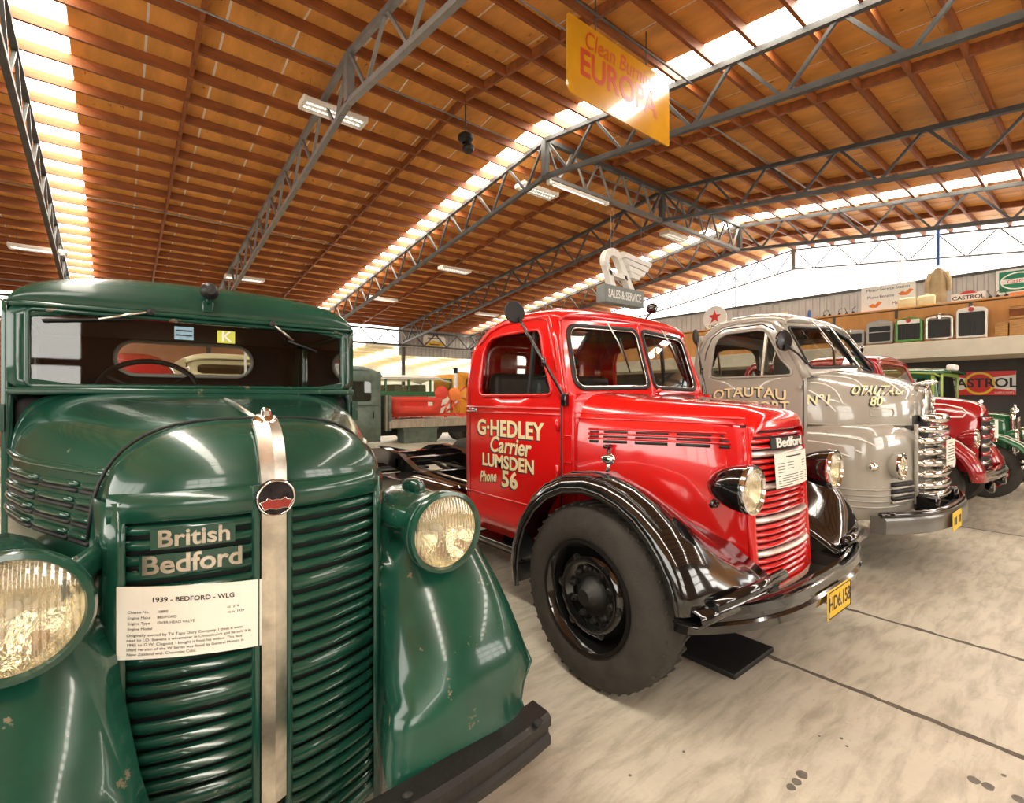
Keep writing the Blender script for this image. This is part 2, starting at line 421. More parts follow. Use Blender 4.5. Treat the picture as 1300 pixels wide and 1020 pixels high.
# ---- near side wall (behind the camera's right) with translucent band, left wall, back
o = G()
wins = [(-3.7, -.45), (4.6, 8.3), (10.4, 14.6)]; WZ0, WZ1 = 1.6, 4.1
xs_ = [XL]+[v for w_ in wins for v in w_]+[XR]
for k in range(0, len(xs_), 2): o.add(boxg(xs_[k], xs_[k+1], YF-.1, YF, 0, roofz(YF)))
for (a, b) in wins: o.add(boxg(a, b, YF-.1, YF, 0, WZ0)); o.add(boxg(a, b, YF-.1, YF, WZ1, roofz(YF)))
o = o.obj('wall_right', 'wall_brown'); tag(o, 'brown timber side wall with large translucent windows', kind='structure')
for k, (a, b) in enumerate(wins):
    o = mobj('window_%d' % (5+k), [(a, YF-.05, WZ0), (b, YF-.05, WZ0), (b, YF-.05, WZ1), (a, YF-.05, WZ1)], [(0, 1, 2, 3)], 'daylight'); tag(o, 'translucent window high in the near side wall', kind='structure')
    n = int((b-a)/.9)
    for q in range(n+1): bar('mullion', (a+(b-a)*q/n, YF-.02, WZ0), (a+(b-a)*q/n, YF-.02, WZ1), .07, .07, 'purlin', o)
    for z in (WZ0+.8, WZ0+1.65): bar('glazing_bar', (a, YF-.02, z), (b, YF-.02, z), .1, .12, 'purlin', o)
o = G()
for bx in ((YF, -5, 0, 6.4), (-5, 6, 0, 1.3), (-5, 6, 4.3, 6.4), (6, 30, 0, 6.4)): o.add(boxg(XL-.1, XL, bx[0], bx[1], bx[2], bx[3]))
o = o.obj('wall_left', 'wall_brown'); tag(o, 'brown timber end wall with an opening for the added light panel', kind='structure')
o = mobj('window_8', [(XL-.05, -5, 1.3), (XL-.05, 6, 1.3), (XL-.05, 6, 4.3), (XL-.05, -5, 4.3)], [(0, 1, 2, 3)], 'fill_left'); tag(o, 'large glowing panel added in the end wall to light truck sides', kind='structure')  # unseen glowing panel, added and placed to light vehicle sides without mirror reflections
for q in range(9): bar('mullion', (XL-.02, -5+11*q/8, 1.3), (XL-.02, -5+11*q/8, 4.3), .07, .07, 'purlin', o)
# ================================================================== SHARED VEHICLE PARTS
mat('paint_green', (.007, .053, .033), .24, coat=.6, var=.22, vscale=3, wear=((.17, .15, .10), .335, 9), bump=.015, bscale=9)
mat('paint_green_worn', (.0075, .056, .035), .22, coat=.4, var=.3, vscale=4, wear=((.20, .15, .09), .372, 11), bump=.03, bscale=7)
mat('paint_red', (.66, .006, .006), .2, coat=1, var=.06, vscale=2)
mat('paint_grey', (.36, .335, .285), .22, coat=.9, var=.05, vscale=2)
mat('paint_maroon', (.33, .008, .012), .2, coat=1, var=.06, vscale=2)
mat('paint_dkgreen', (.02, .13, .05), .22, coat=.9, var=.08, vscale=2)
mat('paint_lime', (.30, .42, .07), .35, coat=.5, var=.06)
mat('cab_dark', (.010, .009, .008), .75, var=.3, vscale=6)
mat('seat_leather', (.03, .028, .025), .45, var=.3, vscale=9, bump=.1)
mat('reflector', (.90, .84, .66), .16, metal=1, var=.12, vscale=30, bump=.25, bscale=50)
mat('plate_yellow', (.85, .52, .02), .45, var=.06)
mat('emblem_dark', (.04, .035, .04), .25, metal=.6, var=.5, vscale=40)
mat('emblem_red', (.35, .05, .04), .3, metal=.4, var=.2)
mat('sticker_blue', (.25, .42, .55), .5, var=.3, vscale=60)
mat('sticker_lime', (.62, .66, .08), .5, var=.1)
glassmat('glass', (.82, .85, .82), .02)
glassmat('glass_dark', (.50, .55, .52), .06)
def lens_mat():
    m = bpy.data.materials.new('lens'); m.use_nodes = True; M['lens'] = m
    nt = m.node_tree; N = nt.nodes; L = nt.links; N.clear()
    o = N.new('ShaderNodeOutputMaterial'); t = N.new('ShaderNodeBsdfTransparent'); g = N.new('ShaderNodeBsdfGlossy'); d = N.new('ShaderNodeBsdfDiffuse')
    t.inputs[0].default_value = (1, .95, .82, 1); g.inputs['Roughness'].default_value = .08; d.inputs[0].default_value = (.75, .70, .55, 1)
    tc = N.new('ShaderNodeTexCoord'); wv = N.new('ShaderNodeTexWave'); wv.wave_type = 'BANDS'; wv.bands_direction = 'X'; wv.inputs['Scale'].default_value = 26
    L.new(tc.outputs['Object'], wv.inputs['Vector'])
    bp = N.new('ShaderNodeBump'); bp.inputs['Strength'].default_value = .9; bp.inputs['Distance'].default_value = .01; L.new(wv.outputs[1], bp.inputs['Height']); L.new(bp.outputs[0], g.inputs['Normal'])
    m1 = N.new('ShaderNodeMixShader'); m1.inputs[0].default_value = .28; L.new(t.outputs[0], m1.inputs[1]); L.new(g.outputs[0], m1.inputs[2])
    m2 = N.new('ShaderNodeMixShader'); m2.inputs[0].default_value = .16; L.new(m1.outputs[0], m2.inputs[1]); L.new(d.outputs[0], m2.inputs[2]); L.new(m2.outputs[0], o.inputs[0])
lens_mat()
def headlight(parent, c, r, body_m, rim_m, depth=.2, nose=1.6, tilt=(0, -1, 0), name='headlight'):
    """bucket open to -y with reflector, lens and rim"""
    ax = tilt
    prof = [(-.005, r*1.02)]
    for k in range(9):
        t = k/8; prof.append((-.01-depth*t, r*1.07*max(.03, (1-t**nose))**.5 if k else r*1.09))
    h = lathe(name, c, ax, prof, body_m, parent, 32, autosm=50)
    lathe('rim', c, ax, [(-.014, r*1.05), (.0, r*1.10), (.014, r*1.06), (.016, r*.97), (.004, r*.93)], rim_m, h, 32, autosm=60)
    lathe('reflector', c, ax, [(-.005, r*.97), (-.03, r*.86), (-.06, r*.6), (-.075, r*.2), (-.076, .001)], 'reflector', h, 24, autosm=80)
    lathe('bulb', c, ax, [(-.074, .012), (-.045, .014), (-.03, .010), (-.026, .001)], 'white_paint', h, 10)
    c2 = Vector(c); 
    lathe('lens', c, ax, [(.002, r*.96), (.014, r*.75), (.022, r*.4), (.024, .001)], 'lens', h, 32, autosm=80, origin=c2)
    return h
def wheel(parent, c, R, width, side, name='wheel', rim='black_gloss', tread=True):
    """side = -1: outer face towards -x.  c = centre of the outer face"""
    ax = (side, 0, 0); rr = R*.585
    w_ = lathe(name, c, ax, [(-width*.5, rr*.9), (-.10, rr*.92), (-.055, rr*.96), (-.02, rr*1.02), (.0, rr*1.06), (.012, rr*1.04), (.010, rr*.98), (-.03, rr*.90), (-.075, rr*.86)], rim, parent, 48)
    lathe('tyre', c, ax, [(-width, rr*1.04), (-width-.004, R*.75), (-width+.02, R*.93), (-width+.045, R*.99), (-width/2, R), (-.045, R*.99), (-.022, R*.955), (-.004, R*.88), (.012, R*.76), (.010, R*.66), (.0, rr*1.05)], 'rubber', w_, 64, autosm=60)
    d = lathe('wheel_disc', c, ax, [(-.075, rr*.865), (-.055, rr*.80), (-.03, rr*.72), (-.022, rr*.66), (-.024, rr*.60), (-.05, rr*.53), (-.062, rr*.40), (-.06, rr*.34)], rim, w_, 48, autosm=50)
    h = lathe('hub', c, ax, [(-.075, rr*.36), (-.06, rr*.35), (-.02, rr*.22), (.0, rr*.17), (.012, rr*.14), (.014, .001)], 'black_worn', w_, 24)
    s, u, dd = frame_of(ax); cc = Vector(c)
    for k in range(10):
        a = 2*PI*k/10+.2; p = cc + s*(rr*.47*math.cos(a)) + u*(rr*.47*math.sin(a)) + dd*(-.055)
        lathe('wheel_nut', p, ax, [(-.01, .017), (.012, .016), (.016, .011), (.028, .009), (.029, .001)], 'black_worn', d, 8)
    for k in range(6):     # hand holes
        a = 2*PI*k/6+.1; p = cc + s*(rr*.70*math.cos(a)) + u*(rr*.70*math.sin(a)) + dd*(-.0235)
        lathe('hand_hole', p, ax, [(-.006, .021), (.0005, .021), (.001, .018), (-.004, .016), (-.0045, .001)], 'black_matt', d, 12)
    if tread:
        g = G(); n = 44
        for k in range(n):
            a = 2*PI*k/n
            for (t0, t1, da) in ((-.03, -width*.5+.004, .11), (-width*.5-.004, -width+.03, -.11)):
                ps = []
                for t, aa, rad in ((t0, a, R*.985), (t1, a+da, R*1.0)):
                    rd = s*math.cos(aa)+u*math.sin(aa); ps.append(cc+rd*(rad-.002)+dd*t)
                rd = s*math.cos(a)+u*math.sin(a); g.add(barg(ps[0], ps[1], .016, .012, up=rd))
        o = g.obj('tread', 'rubber', w_); o['kind'] = 'stuff'
    return w_
def glass_loop(name, loop, fn, m, parent):
    v = [fn(a, b) for a, b in loop]; n = len(v); c = fn(sum(p[0] for p in loop)/n, sum(p[1] for p in loop)/n)
    return mobj(name, v+[c], [(i, (i+1) % n, n) for i in range(n)], m, parent)
def steering(parent, c, r, tiltv=(0, -.8, .6)):
    s, u, d = frame_of(tiltv); c = Vector(c)
    w_ = tube('steering_wheel', [c+s*(r*math.cos(2*PI*k/24))+u*(r*math.sin(2*PI*k/24)) for k in range(24)], .013, 'black_matt', parent, 8, True)
    for k in range(3):
        a = 2*PI*k/3+.5; tube('spoke', [c-d*.02, c+s*(r*math.cos(a))+u*(r*math.sin(a))], .008, 'black_matt', w_, 6)
    tube('column', [c-d*.02, c-d*.55], .018, 'black_matt', w_, 8)
    return w_
def curve_x(gf, x0, x1, n, z, off=0): return [(x0+(x1-x0)*i/n, gf(x0+(x1-x0)*i/n)+off, z) for i in range(n+1)]
def slat(name, gf, x0, x1, z, h, d, m, parent, n=8):
    """half-round horizontal bar following the plan curve gf"""
    rows = []
    for i in range(n+1):
        x = x0+(x1-x0)*i/n; y = gf(x, z); e = 1.0
        if i == 0 or i == n: e = .35
        rows.append([(x, y+d*.4, z-h/2), (x, y-d*.55*e, z-h*.40), (x, y-d*e, z), (x, y-d*.55*e, z+h*.40), (x, y+d*.4, z+h/2)])
    return loft(name, rows, m, parent, closed_u=True, cap0=True, cap1=True, autosm=60)

# ================================================================== GREEN TRUCK
XC = .335
T = thing('vintage_truck', 'dark green vintage truck with louvred grille and big round headlamps', 'truck', (XC, 2.6, 0))
GP, GW = 'paint_green', 'paint_green_worn'
GWID = .352
def gfy(x, z=0): u = (x-XC)/GWID; return 1.462 + .085*abs(u)**2.2 + .012*max(0, z-.9)
# hood
secs = [(1.50, .352, 1.165, 1.245, 4.2), (1.515, .356, 1.1, 1.285, 4), (1.55, .362, 1.0, 1.32, 3.6), (1.62, .385, .85, 1.350, 3.2), (1.64, .390, .85, 1.352, 3.2)]
nose = [arch(1.455, XC, .345, 1.15, 1.165, 4, ys=lambda u, v: .085*abs(u)**2.2),
        arch(1.458, XC, .348, 1.15, 1.20, 4, ys=lambda u, v: .085*abs(u)**2.2), arch(1.475, XC, .352, 1.15, 1.262, 3.8, ys=lambda u, v: .085*abs(u)**2.2),
        arch(1.505, XC, .355, 1.15, 1.308, 3.6, ys=lambda u, v: .08*abs(u)**2.2), arch(1.55, XC, .362, 1.1, 1.337, 3.4, ys=lambda u, v: .06*abs(u)**2.2), arch(1.61, XC, .375, 1.0, 1.353, 3.3, ys=lambda u, v: .03*abs(u)**2.2), arch(1.665, XC, .388, .95, 1.362, 3.2)]
loft('nose_cap', nose, GP, T, cap0=True)
GH = [(1.672, .392, .72, 1.364, 3.4), (1.8, .44, .72, 1.378, 3.8), (1.95, .50, .72, 1.394, 4.2), (2.1, .555, .72, 1.408, 4.7), (2.3, .607, .72, 1.424, 5.4), (2.46, .63, .72, 1.436, 6), (2.56, .64, .72, 1.442, 7)]
hood = loft('hood', [arch(r[0], XC, r[1], r[2], r[3], r[4], 32) for r in GH], GP, T)
tube('hood_seam', arch(1.668, XC, .3905, .95, 1.3635, 3.4, 28)[1:-1], .005, 'black_matt', hood, 6)
tube('hood_hinge', [(XC, 1.62, 1.358), (XC, 2.0, 1.402), (XC, 2.2, 1.4185)], .006, 'chrome_worn', hood, 6)
for s in (-1, 1):      # belt mouldings and side louvres
    hxx = lambda y, z: XC+s*(arch_x(GH, y, z)+.002)
    tube('belt_moulding', [(hxx(y, 1.222+.01*(y-1.7)), y, 1.222+.01*(y-1.7)) for y in (1.675, 1.74, 1.8, 1.87, 1.95, 2.02, 2.1, 2.2, 2.3, 2.46, 2.55)], .011, GP, hood, 8)
    for k in range(4):
        z = 1.186-.042*k
        for (ya, yb) in ((1.69, 1.79), (1.81, 2.02), (2.04, 2.40)):
            yy = [ya+(yb-ya)*i/6 for i in range(7)]
            lv = tube('louvre', [(hxx(y, z)+s*.002, y, z) for y in yy], [.006]+[.009]*5+[.006], GP, hood, 8)
            tube('slot', [(hxx(y, z-.017)-s*.001, y, z-.017) for y in yy], .007, 'black_matt', lv, 6)
# radiator shell sides and grille
for s in (-1, 1):
    rows = []
    for z in (.12, .3, .5, .7, .9, 1.06, 1.17):
        rows.append([(XC+s*a, b, z) for a, b in ((.315, gfy(XC+.315, z)-.010), (.335, gfy(XC+.335, z)-.016), (.353, gfy(XC+.352, z)-.004), (.362, 1.575, ), (.372, 1.63), (.385, 1.70))])
    loft('shell_side', rows, GP, T, solid=.006)
rows = [[(XC-.335+.67*i/16, gfy(XC-.335+.67*i/16, z)+.022, z) for i in range(17)] for z in (.12, .4, .6, .9, 1.17)]
grille = loft('grille', rows, 'black_matt', T)
rows = [[(XC-.35+.70*i/16, gfy(XC-.35+.70*i/16, z)-dy, z) for i in range(17)] for z, dy in ((1.118, 0), (1.124, .012), (1.16, .014), (1.19, .004))]
loft('grille_top_rail', rows, GP, grille, solid=.008)
z = 1.098; k = 0
while z > .14:
    h, d = (.026, .014)
    if k % 6 == 5: h, d = (.042, .008); z -= .010
    for s in (-1, 1):
        a, b = (.045, .322)
        x0, x1 = (XC+a, XC+b) if s > 0 else (XC-b, XC-a)
        slat('slat' if h < .03 else 'grille_band', lambda x, zz: gfy(x, zz), x0, x1, z, h, d, GP, grille)
    z -= .0375 if h < .03 else .047
    k += 1
for s in (-1, 1):
    loft('centre_post', [[(XC+s*.030, gfy(XC)-.004, z), (XC+s*.036, gfy(XC)-.022, z), (XC+s*.050, gfy(XC)-.012, z), (XC+s*.052, gfy(XC)+.02, z)] for z in (.12, .7, 1.0, 1.19)], GP, grille)
# chrome centre strip
path = [(1.446, .335), (1.443, .6), (1.444, .9), (1.446, 1.12), (1.442, 1.18), (1.452, 1.24), (1.474, 1.295), (1.505, 1.335), (1.55, 1.36)]
rows = []
for i, (y, z) in enumerate(path):
    a = path[max(i-1, 0)]; b = path[min(i+1, len(path)-1)]; t = Vector((0, b[0]-a[0], b[1]-a[1])).normalized(); nrm = Vector((0, -t.z, t.y))
    hwid = .031 if z < 1.2 else .033
    rows.append([Vector((XC+dx, y, z))+nrm*dn for dx, dn in ((-hwid, -.012), (-hwid, .006), (-hwid*.55, .012), (0, .019), (hwid*.55, .012), (hwid, .006), (hwid, -.012))])
strip = loft('centre_strip', rows, 'chrome_worn', T, cap0=True, cap1=True, autosm=25)
lathe('strip_cap', (XC, 1.545, 1.352), (0, -.25, 1), [(-.01, .034), (.012, .034), (.022, .026), (.026, .015), (.040, .013), (.046, .006), (.047, .001)], 'chrome', strip, 20)
e = lathe('emblem', (XC, 1.424, 1.158), (0, -1, 0), [(-.02, .048), (.0, .050), (.008, .048), (.009, .043), (.006, .041), (.007, .001)], 'emblem_dark', strip, 32)
tube('emblem_ring', [(XC+.046*math.cos(2*PI*k/32), 1.416, 1.158+.046*math.sin(2*PI*k/32)) for k in range(32)], .003, 'chrome', e, 6, True)
wing = [(-.041, .003), (-.026, .006), (-.022, .013), (-.010, .006), (0, .009), (.010, .006), (.022, .013), (.026, .006), (.041, .003), (.030, -.018), (.018, -.014), (0, -.018), (-.018, -.014), (-.030, -.018)]
e2 = mobj('emblem_wing', *prismg(wing, lambda a, b: (XC+a, 1.4165, 1.147+b), lambda a, b: (XC+a, 1.4125, 1.147+b)), 'emblem_red', strip)
tube('emblem_outline', [(XC+a, 1.4125, 1.147+b) for a, b in wing], .0017, 'chrome', e2, 5, True)
# name plates
def onfront(x0, z0, out): return lambda a, b, t: (x0+a, gfy(x0+a, z0)-out-t, z0+b)
def plate_on(name, x0, x1, z0, z1, out, m, parent, th=.006, n=6):
    rows = [[(x0+(x1-x0)*i/n, gfy(x0+(x1-x0)*i/n, z0)-out, z) for i in range(n+1)] for z in (z0, z1)]
    return loft(name, rows, m, parent, smooth=False, solid=th)
p1 = plate_on('name_plate', .068, .244, 1.052, 1.102, .016, GP, grille); text('lettering', 'British', onfront(.156, 1.077, .020), .058, 'chrome_worn', p1, .004, bold=.0012, sx=1.02)
p2 = plate_on('name_plate', .046, .262, .988, 1.040, .016, GP, grille); text('lettering', 'Bedford', onfront(.154, 1.014, .020), .064, 'chrome_worn', p2, .004, bold=.0014, sx=1.02)
# information card
card = thing('information_card', 'white printed card fixed to the green slatted grille', 'sign', (.155, 1.47, .87))
def cardfn(a, b, t): return (.155+a, gfy(.155+a, .87)-.020-t, .868+b - .10*a)
rows = [[cardfn(-.152+.304*i/6, b, 0) for i in range(7)] for b in (-.088, .088)]
loft('card_sheet', rows, 'white_card', card, smooth=False, solid=.002)
text('print', '1939 - BEDFORD - WLG', lambda a, b, t: cardfn(a, .055+b, .0015+t), .0165, 'ink', card, .0002, bold=.0003)
for r_, (l1, l2, l3) in enumerate((('Chassis No.', '10890', 'cc  214'), ('Engine Make', 'BEDFORD', 'cu.in. 1939'), ('Engine Type', 'OVER HEAD VALVE', ''), ('Engine Model', '', ''))):
    for tx, xx in ((l1, -.132), (l2, -.075), (l3, .07)):
        if tx: text('print', tx, lambda a, b, t, xx=xx, r_=r_: cardfn(xx+a, .026-.0135*r_+b, .0015+t), .0088, 'ink', card, .0002, align='LEFT')
for r_, ln in enumerate(('Originally owned by Tai Tapu Dairy Company. I think it went', 'next to J.O. Stevens a winemaker in Christchurch and he sold it in', '1985 to G.W. Clegood. I bought it from his widow. This face', 'lifted version of the W Series was fitted by General Motors in', 'New Zealand with Chevrolet Cabs.')):
    text('print', ln, lambda a, b, t, r_=r_: cardfn(-.134+a, -.030-.0115*r_+b, .0015+t), .0096, 'ink', card, .0002, align='LEFT')
# headlamps
for s in (-1, 1):
    hl = headlight(T, (XC+s*.497, 1.375, .992), .122, GP, GP, .20, 1.5)
    tag(hl, 'round headlamp with green rim')
    rows = []
    for t in (0, .33, .66, 1):
        x = XC+s*(.355+.07*t); y = 1.60-.14*t; z = 1.035-.02*t; hh = .040+.006*t
        rows.append([(x, y-hh*.9, z-hh*.45), (x, y-hh*.9, z+hh*.3), (x, y, z+hh), (x, y+hh, z+hh*.4), (x, y+hh, z-hh*.6), (x, y, z-hh)])
    loft('lamp_arm', rows, GW, T, closed_u=True, cap0=True, cap1=True)
    lathe('side_lamp', (XC+s*.61, 1.80, 1.06), (0, -1, 0), [(.05, .001), (.045, .025), (.02, .036), (0, .038), (-.06, .028), (-.08, .001)], GP, T, 16)
# front fenders
def gfender(s):
    P_ = [(2.62, .45, .62, .74), (2.50, .62, .62, .76), (2.33, .82, .60, .77), (2.12, .985, .52, .765), (1.90, 1.055, .44, .745), (1.70, 1.045, .385, .73), (1.56, .985, .355, .735), (1.465, .90, .34, .75), (1.385, .82, .325, .765), (1.315, .735, .31, .775), (1.262, .65, .295, .783), (1.228, .580, .28, .790), (1.224, .535, .27, .762), (1.222, .48, .258, .728), (1.220, .425, .245, .712), (1.206, .385, .235, .722), (1.192, .362, .235, .735)]
    rows = []
    for i, (y, z, a, b) in enumerate(P_):
        p0 = P_[max(i-1, 0)]; p1 = P_[min(i+1, len(P_)-1)]
        t = Vector((0, p1[0]-p0[0], p1[1]-p0[1])).normalized(); nr = Vector((0, t.z, -t.y)) * (1 if True else 1)
        if nr.y > 0 and i > 4: nr = -nr
        if i <= 4 and nr.z < 0: nr = -nr
        row = []
        for u in (0, .12, .25, .4, .55, .7, .8, .88, .94, .98, 1.0):
            x = a+(b-a)*u
            dep = 0
            if u < .4: dep = -.10*((.4-u)/.4)**1.6
            if u > .7: dep = -.11*((u-.7)/.3)**2.4
            if i >= 12: dep *= .35
            row.append(Vector((XC+s*x, y, z))+nr*dep)
        inner = Vector((XC+s*.356, 1.60, min(z, .93)-.02)) if i >= 5 else Vector((XC+s*(a-.05), y+.02, z-.20))
        rows.append([inner, (inner+row[0])/2+Vector((0, -.01, 0))]+row)
    return rows
for s in (-1, 1):
    f = loft('front_fender', gfender(s), GW, T, solid=.008)
    R_ = gfender(s); tube('fender_bead', [r[-1] for r in R_], .008, GW, f, 8)
    lathe('fender_clip', (XC+s*.385, 1.49, .79), (s*.3, -1, .2), [(0, .014), (.02, .012), (.05, .010), (.055, .001)], 'black_worn', f, 10)
    rows = [[(XC+s*a, y, z) for z in (.34, .6, .9, 1.02)] for a, y in ((.30, 1.60), (.37, 1.58), (.44, 1.60), (.60, 1.70), (.74, 1.80))]
    loft('splash_panel', rows, GW, T, solid=.006)
    box('bumper_iron', XC+s*.52-.03, XC+s*.52+.03, 1.20, 1.66, .31, .37, 'black_worn', T)
# bumper
bs = [(x, 1.125+.05*abs((x-XC)/.76)**3) for x in [XC+.765*(-1+2*i/16) for i in range(17)]]
rows = [[(x, y, .29), (x, y-.012, .30), (x, y-.014, .325), (x, y-.002, .335), (x, y-.002, .352), (x, y-.014, .362), (x, y-.014, .388), (x, y, .40), (x, y+.075, .402), (x, y+.075, .29)] for x, y in bs]
b_ = loft('bumper', rows, 'black_worn', T, closed_u=True, cap0=True, cap1=True, autosm=30)
for s in (-1, 1):
    for dx in (.70, .25): lathe('bolt', (XC+s*dx, 1.155, .402), (0, 0, 1), [(-.002, .016), (.006, .016), (.010, .010), (.011, .001)], 'black_matt', b_, 10)
# cab
CW, YW = .645, 2.585
cowl = loft('cowl', [arch(2.555, XC, CW-.005, .55, 1.442, 7), arch(2.60, XC, CW, .55, 1.452, 9)], GP, T, cap0=True)
fnw = lambda a, b: (a, YW+.02*(b-1.45), b)
ringpanel('windscreen_frame', rrect(XC-CW, XC+CW, 1.435, 1.80, .03), rrect(XC-.585, XC+.590, 1.475, 1.752, .02), fnw, GP, T, thick=.035)
tube('screen_surround', [fnw(a, b)[:1]+(fnw(a, b)[1]-.020,)+fnw(a, b)[2:] for a, b in rrect(XC-.592, XC+.597, 1.468, 1.759, .02)], .009, GW, T, 8, True)
ws = glass_loop('windscreen', rrect(XC-.59, XC+.595, 1.47, 1.757, .02), fnw, 'glass', T)
box('screen_sill', XC-CW, XC+CW, YW-.05, YW+.01, 1.436, 1.462, GW, T, bevel=.008)
# stickers on the screen
for (x0, z0, m_, tx) in ((.236, 1.705, 'sticker_blue', None), (.398, 1.700, 'sticker_lime', 'K')):
    st_ = box('windscreen_sticker', x0-.035, x0+.035, YW-.006+.005, YW-.001+.005, z0-.028, z0+.028, m_, T)
    if tx: text('lettering', tx, lambda a, b, t, x0=x0, z0=z0: (x0+a, YW-.003-t, z0+b), .065, 'white_paint', st_, .001, bold=.001)
    else:
        for q in (-.012, .008): box('print', x0-.03, x0+.03, YW-.004, YW-.0012, z0+q, z0+q+.006, 'ink', st_)
# roof
rs = [(2.575, .640, 1.765, 1.785, 4), (2.560, .644, 1.765, 1.835, 3.2), (2.570, .646, 1.765, 1.885, 2.9), (2.605, .648, 1.765, 1.917, 2.8), (2.68, .65, 1.765, 1.937, 2.7), (2.85, .652, 1.765, 1.952, 2.6), (3.1, .655, 1.765, 1.958, 2.6), (3.35, .65, 1.765, 1.95, 2.6), (3.52, .645, 1.765, 1.925, 2.7), (3.62, .635, 1.765, 1.88, 2.8), (3.66, .625, 1.765, 1.80, 3)]
loft('roof', [arch(y, XC, w_, zb_, zt_, p, 32) for (y, w_, zb_, zt_, p) in rs], GP, T, cap1=True)
tube('drip_moulding', [(XC-.648, 2.572, 1.775)]+[(XC-.60+1.2*i/10, 2.562, 1.777) for i in range(11)]+[(XC+.648, 2.572, 1.775)], .010, GP, T, 8)
for s in (-1, 1):
    xs = XC+s*.648
    ringpanel('door', [(2.60, .56), (3.5, .56), (3.5, 1.80), (2.60, 1.80)], rrect(2.70, 3.38, 1.46, 1.74, .06), lambda a, b, xs=xs: (xs, a, b), GP, T, thick=.03)
    box('rear_quarter', xs-.015, xs+.015, 3.505, 3.66, .56, 1.80, GP, T, bevel=.006)
    glass_loop('door_glass', rrect(2.69, 3.39, 1.45, 1.75, .06), lambda a, b, xs=xs: (xs-s*.004, a, b), 'glass', T)
    tube('door_handle', [(xs+s*.03, 3.36, 1.38), (xs+s*.045, 3.34, 1.38), (xs+s*.045, 3.24, 1.375)], .009, 'chrome_worn', T, 8)
    box('running_board', xs-.02 if s > 0 else xs-.30, xs+.30 if s > 0 else xs+.02, 2.6, 3.7, .44, .48, 'black_worn', T, bevel=.01)
    bar('door_hinge', (xs+s*.02, 2.60, 1.30), (xs+s*.02, 2.60, 1.40), .03, .03, GW, T)
RWH = rrect(XC-.335, XC+.375, 1.553, 1.752, .098, 8)
ringpanel('cab_back', [(XC-.645, .56), (XC+.645, .56), (XC+.645, 1.80), (XC-.645, 1.80)], RWH, lambda a, b: (a, 3.655, b), 'cab_dark', T, thick=.02, N=80)
tube('rear_window_rubber', [(a, 3.635, b) for a, b in RWH], .011, 'white_paint', T, 8, True)
glass_loop('rear_window', RWH, lambda a, b: (a, 3.655, b), 'glass', T)
box('headliner', XC-.62, XC+.62, 2.64, 3.63, 1.762, 1.770, 'cab_dark', T)
box('dashboard', XC-.63, XC+.63, 2.60, 2.78, 1.25, 1.425, 'cab_dark', T, bevel=.03)
box('bench_seat', XC-.58, XC+.58, 3.05, 3.55, .95, 1.10, 'seat_leather', T, bevel=.05, seg=3)
box('seat_back', XC-.58, XC+.58, 3.50, 3.62, 1.05, 1.50, 'seat_leather', T, bevel=.05, seg=3)
steering(T, (.135, 2.95, 1.455), .20, (0, -.75, .66))
# wipers
for (p0, p1, p2) in (((.115, 1.782), (-.05, 1.735), (-.215, 1.718)), ((.585, 1.775), (.68, 1.70), (.80, 1.655))):
    lathe('wiper_pivot', (p0[0], 2.555, p0[1]), (0, -1, 0), [(-.01, .016), (.016, .014), (.02, .001)], 'black_worn', T, 12)
    wa = tube('wiper_arm', [(p0[0], 2.545, p0[1]), (p1[0], 2.55, p1[1])], .006, 'chrome_worn', T, 6)
    tube('wiper_blade', [(p1[0]*2-p2[0] if 0 else (p0[0]+p1[0])/2+.03, 2.572, (p1[1]+p2[1])/2+.022), (p2[0], 2.572, p2[1])], .006, 'black_matt', wa, 6)
# roof marker lamp
ml = lathe('marker_lamp', (.322, 2.50, 1.888), (0, -1, .05), [(.03, .001), (.028, .02), (.012, .034), (-.005, .038), (-.03, .033), (-.05, .012), (-.052, .001)], 'black_worn', T, 20)
tube('lamp_bracket', [(.322, 2.52, 1.86), (.322, 2.55, 1.845), (.322, 2.57, 1.83)], .010, GW, ml, 8)
box('bracket_foot', .300, .344, 2.548, 2.566, 1.80, 1.85, GW, ml, bevel=.006)
# flat deck behind the cab, chassis and wheels
for k in range(7): box('deck_board', XC-.95+.272*k, XC-.95+.272*k+.262, 3.78, 6.5, .96, 1.0, 'wood_grey', T, bevel=.004, seg=1)
for s in (-1, 1):
    box('chassis_rail', XC+s*.38-.035, XC+s*.38+.035, 1.62, 6.4, .52, .66, 'black_worn', T)
    box('deck_bearer', XC+s*.38-.05, XC+s*.38+.05, 3.78, 6.5, .67, .955, 'wood_grey', T)
    wheel(T, (XC+s*.70, 1.92, .40), .40, .18, s)
    wheel(T, (XC+s*.86, 5.3, .40), .40, .19, s, tread=False)
box('axle', XC-.62, XC+.62, 1.88, 1.96, .36, .44, 'black_worn', T)
box('rear_axle', XC-.72, XC+.72, 5.25, 5.35, .35, .45, 'black_worn', T)
# ================================================================== RED TRUCK
XC = 2.78
T = thing('vintage_truck', 'bright red vintage truck with black fenders and lettered door, bare chassis behind', 'truck', (XC, 2.6, 0))
RP = 'paint_red'
GWR = .335
def rfy(x, z=.9): u = (x-XC)/GWR; return 1.095 + .045*abs(u)**2.4 + .06*(z-.5)
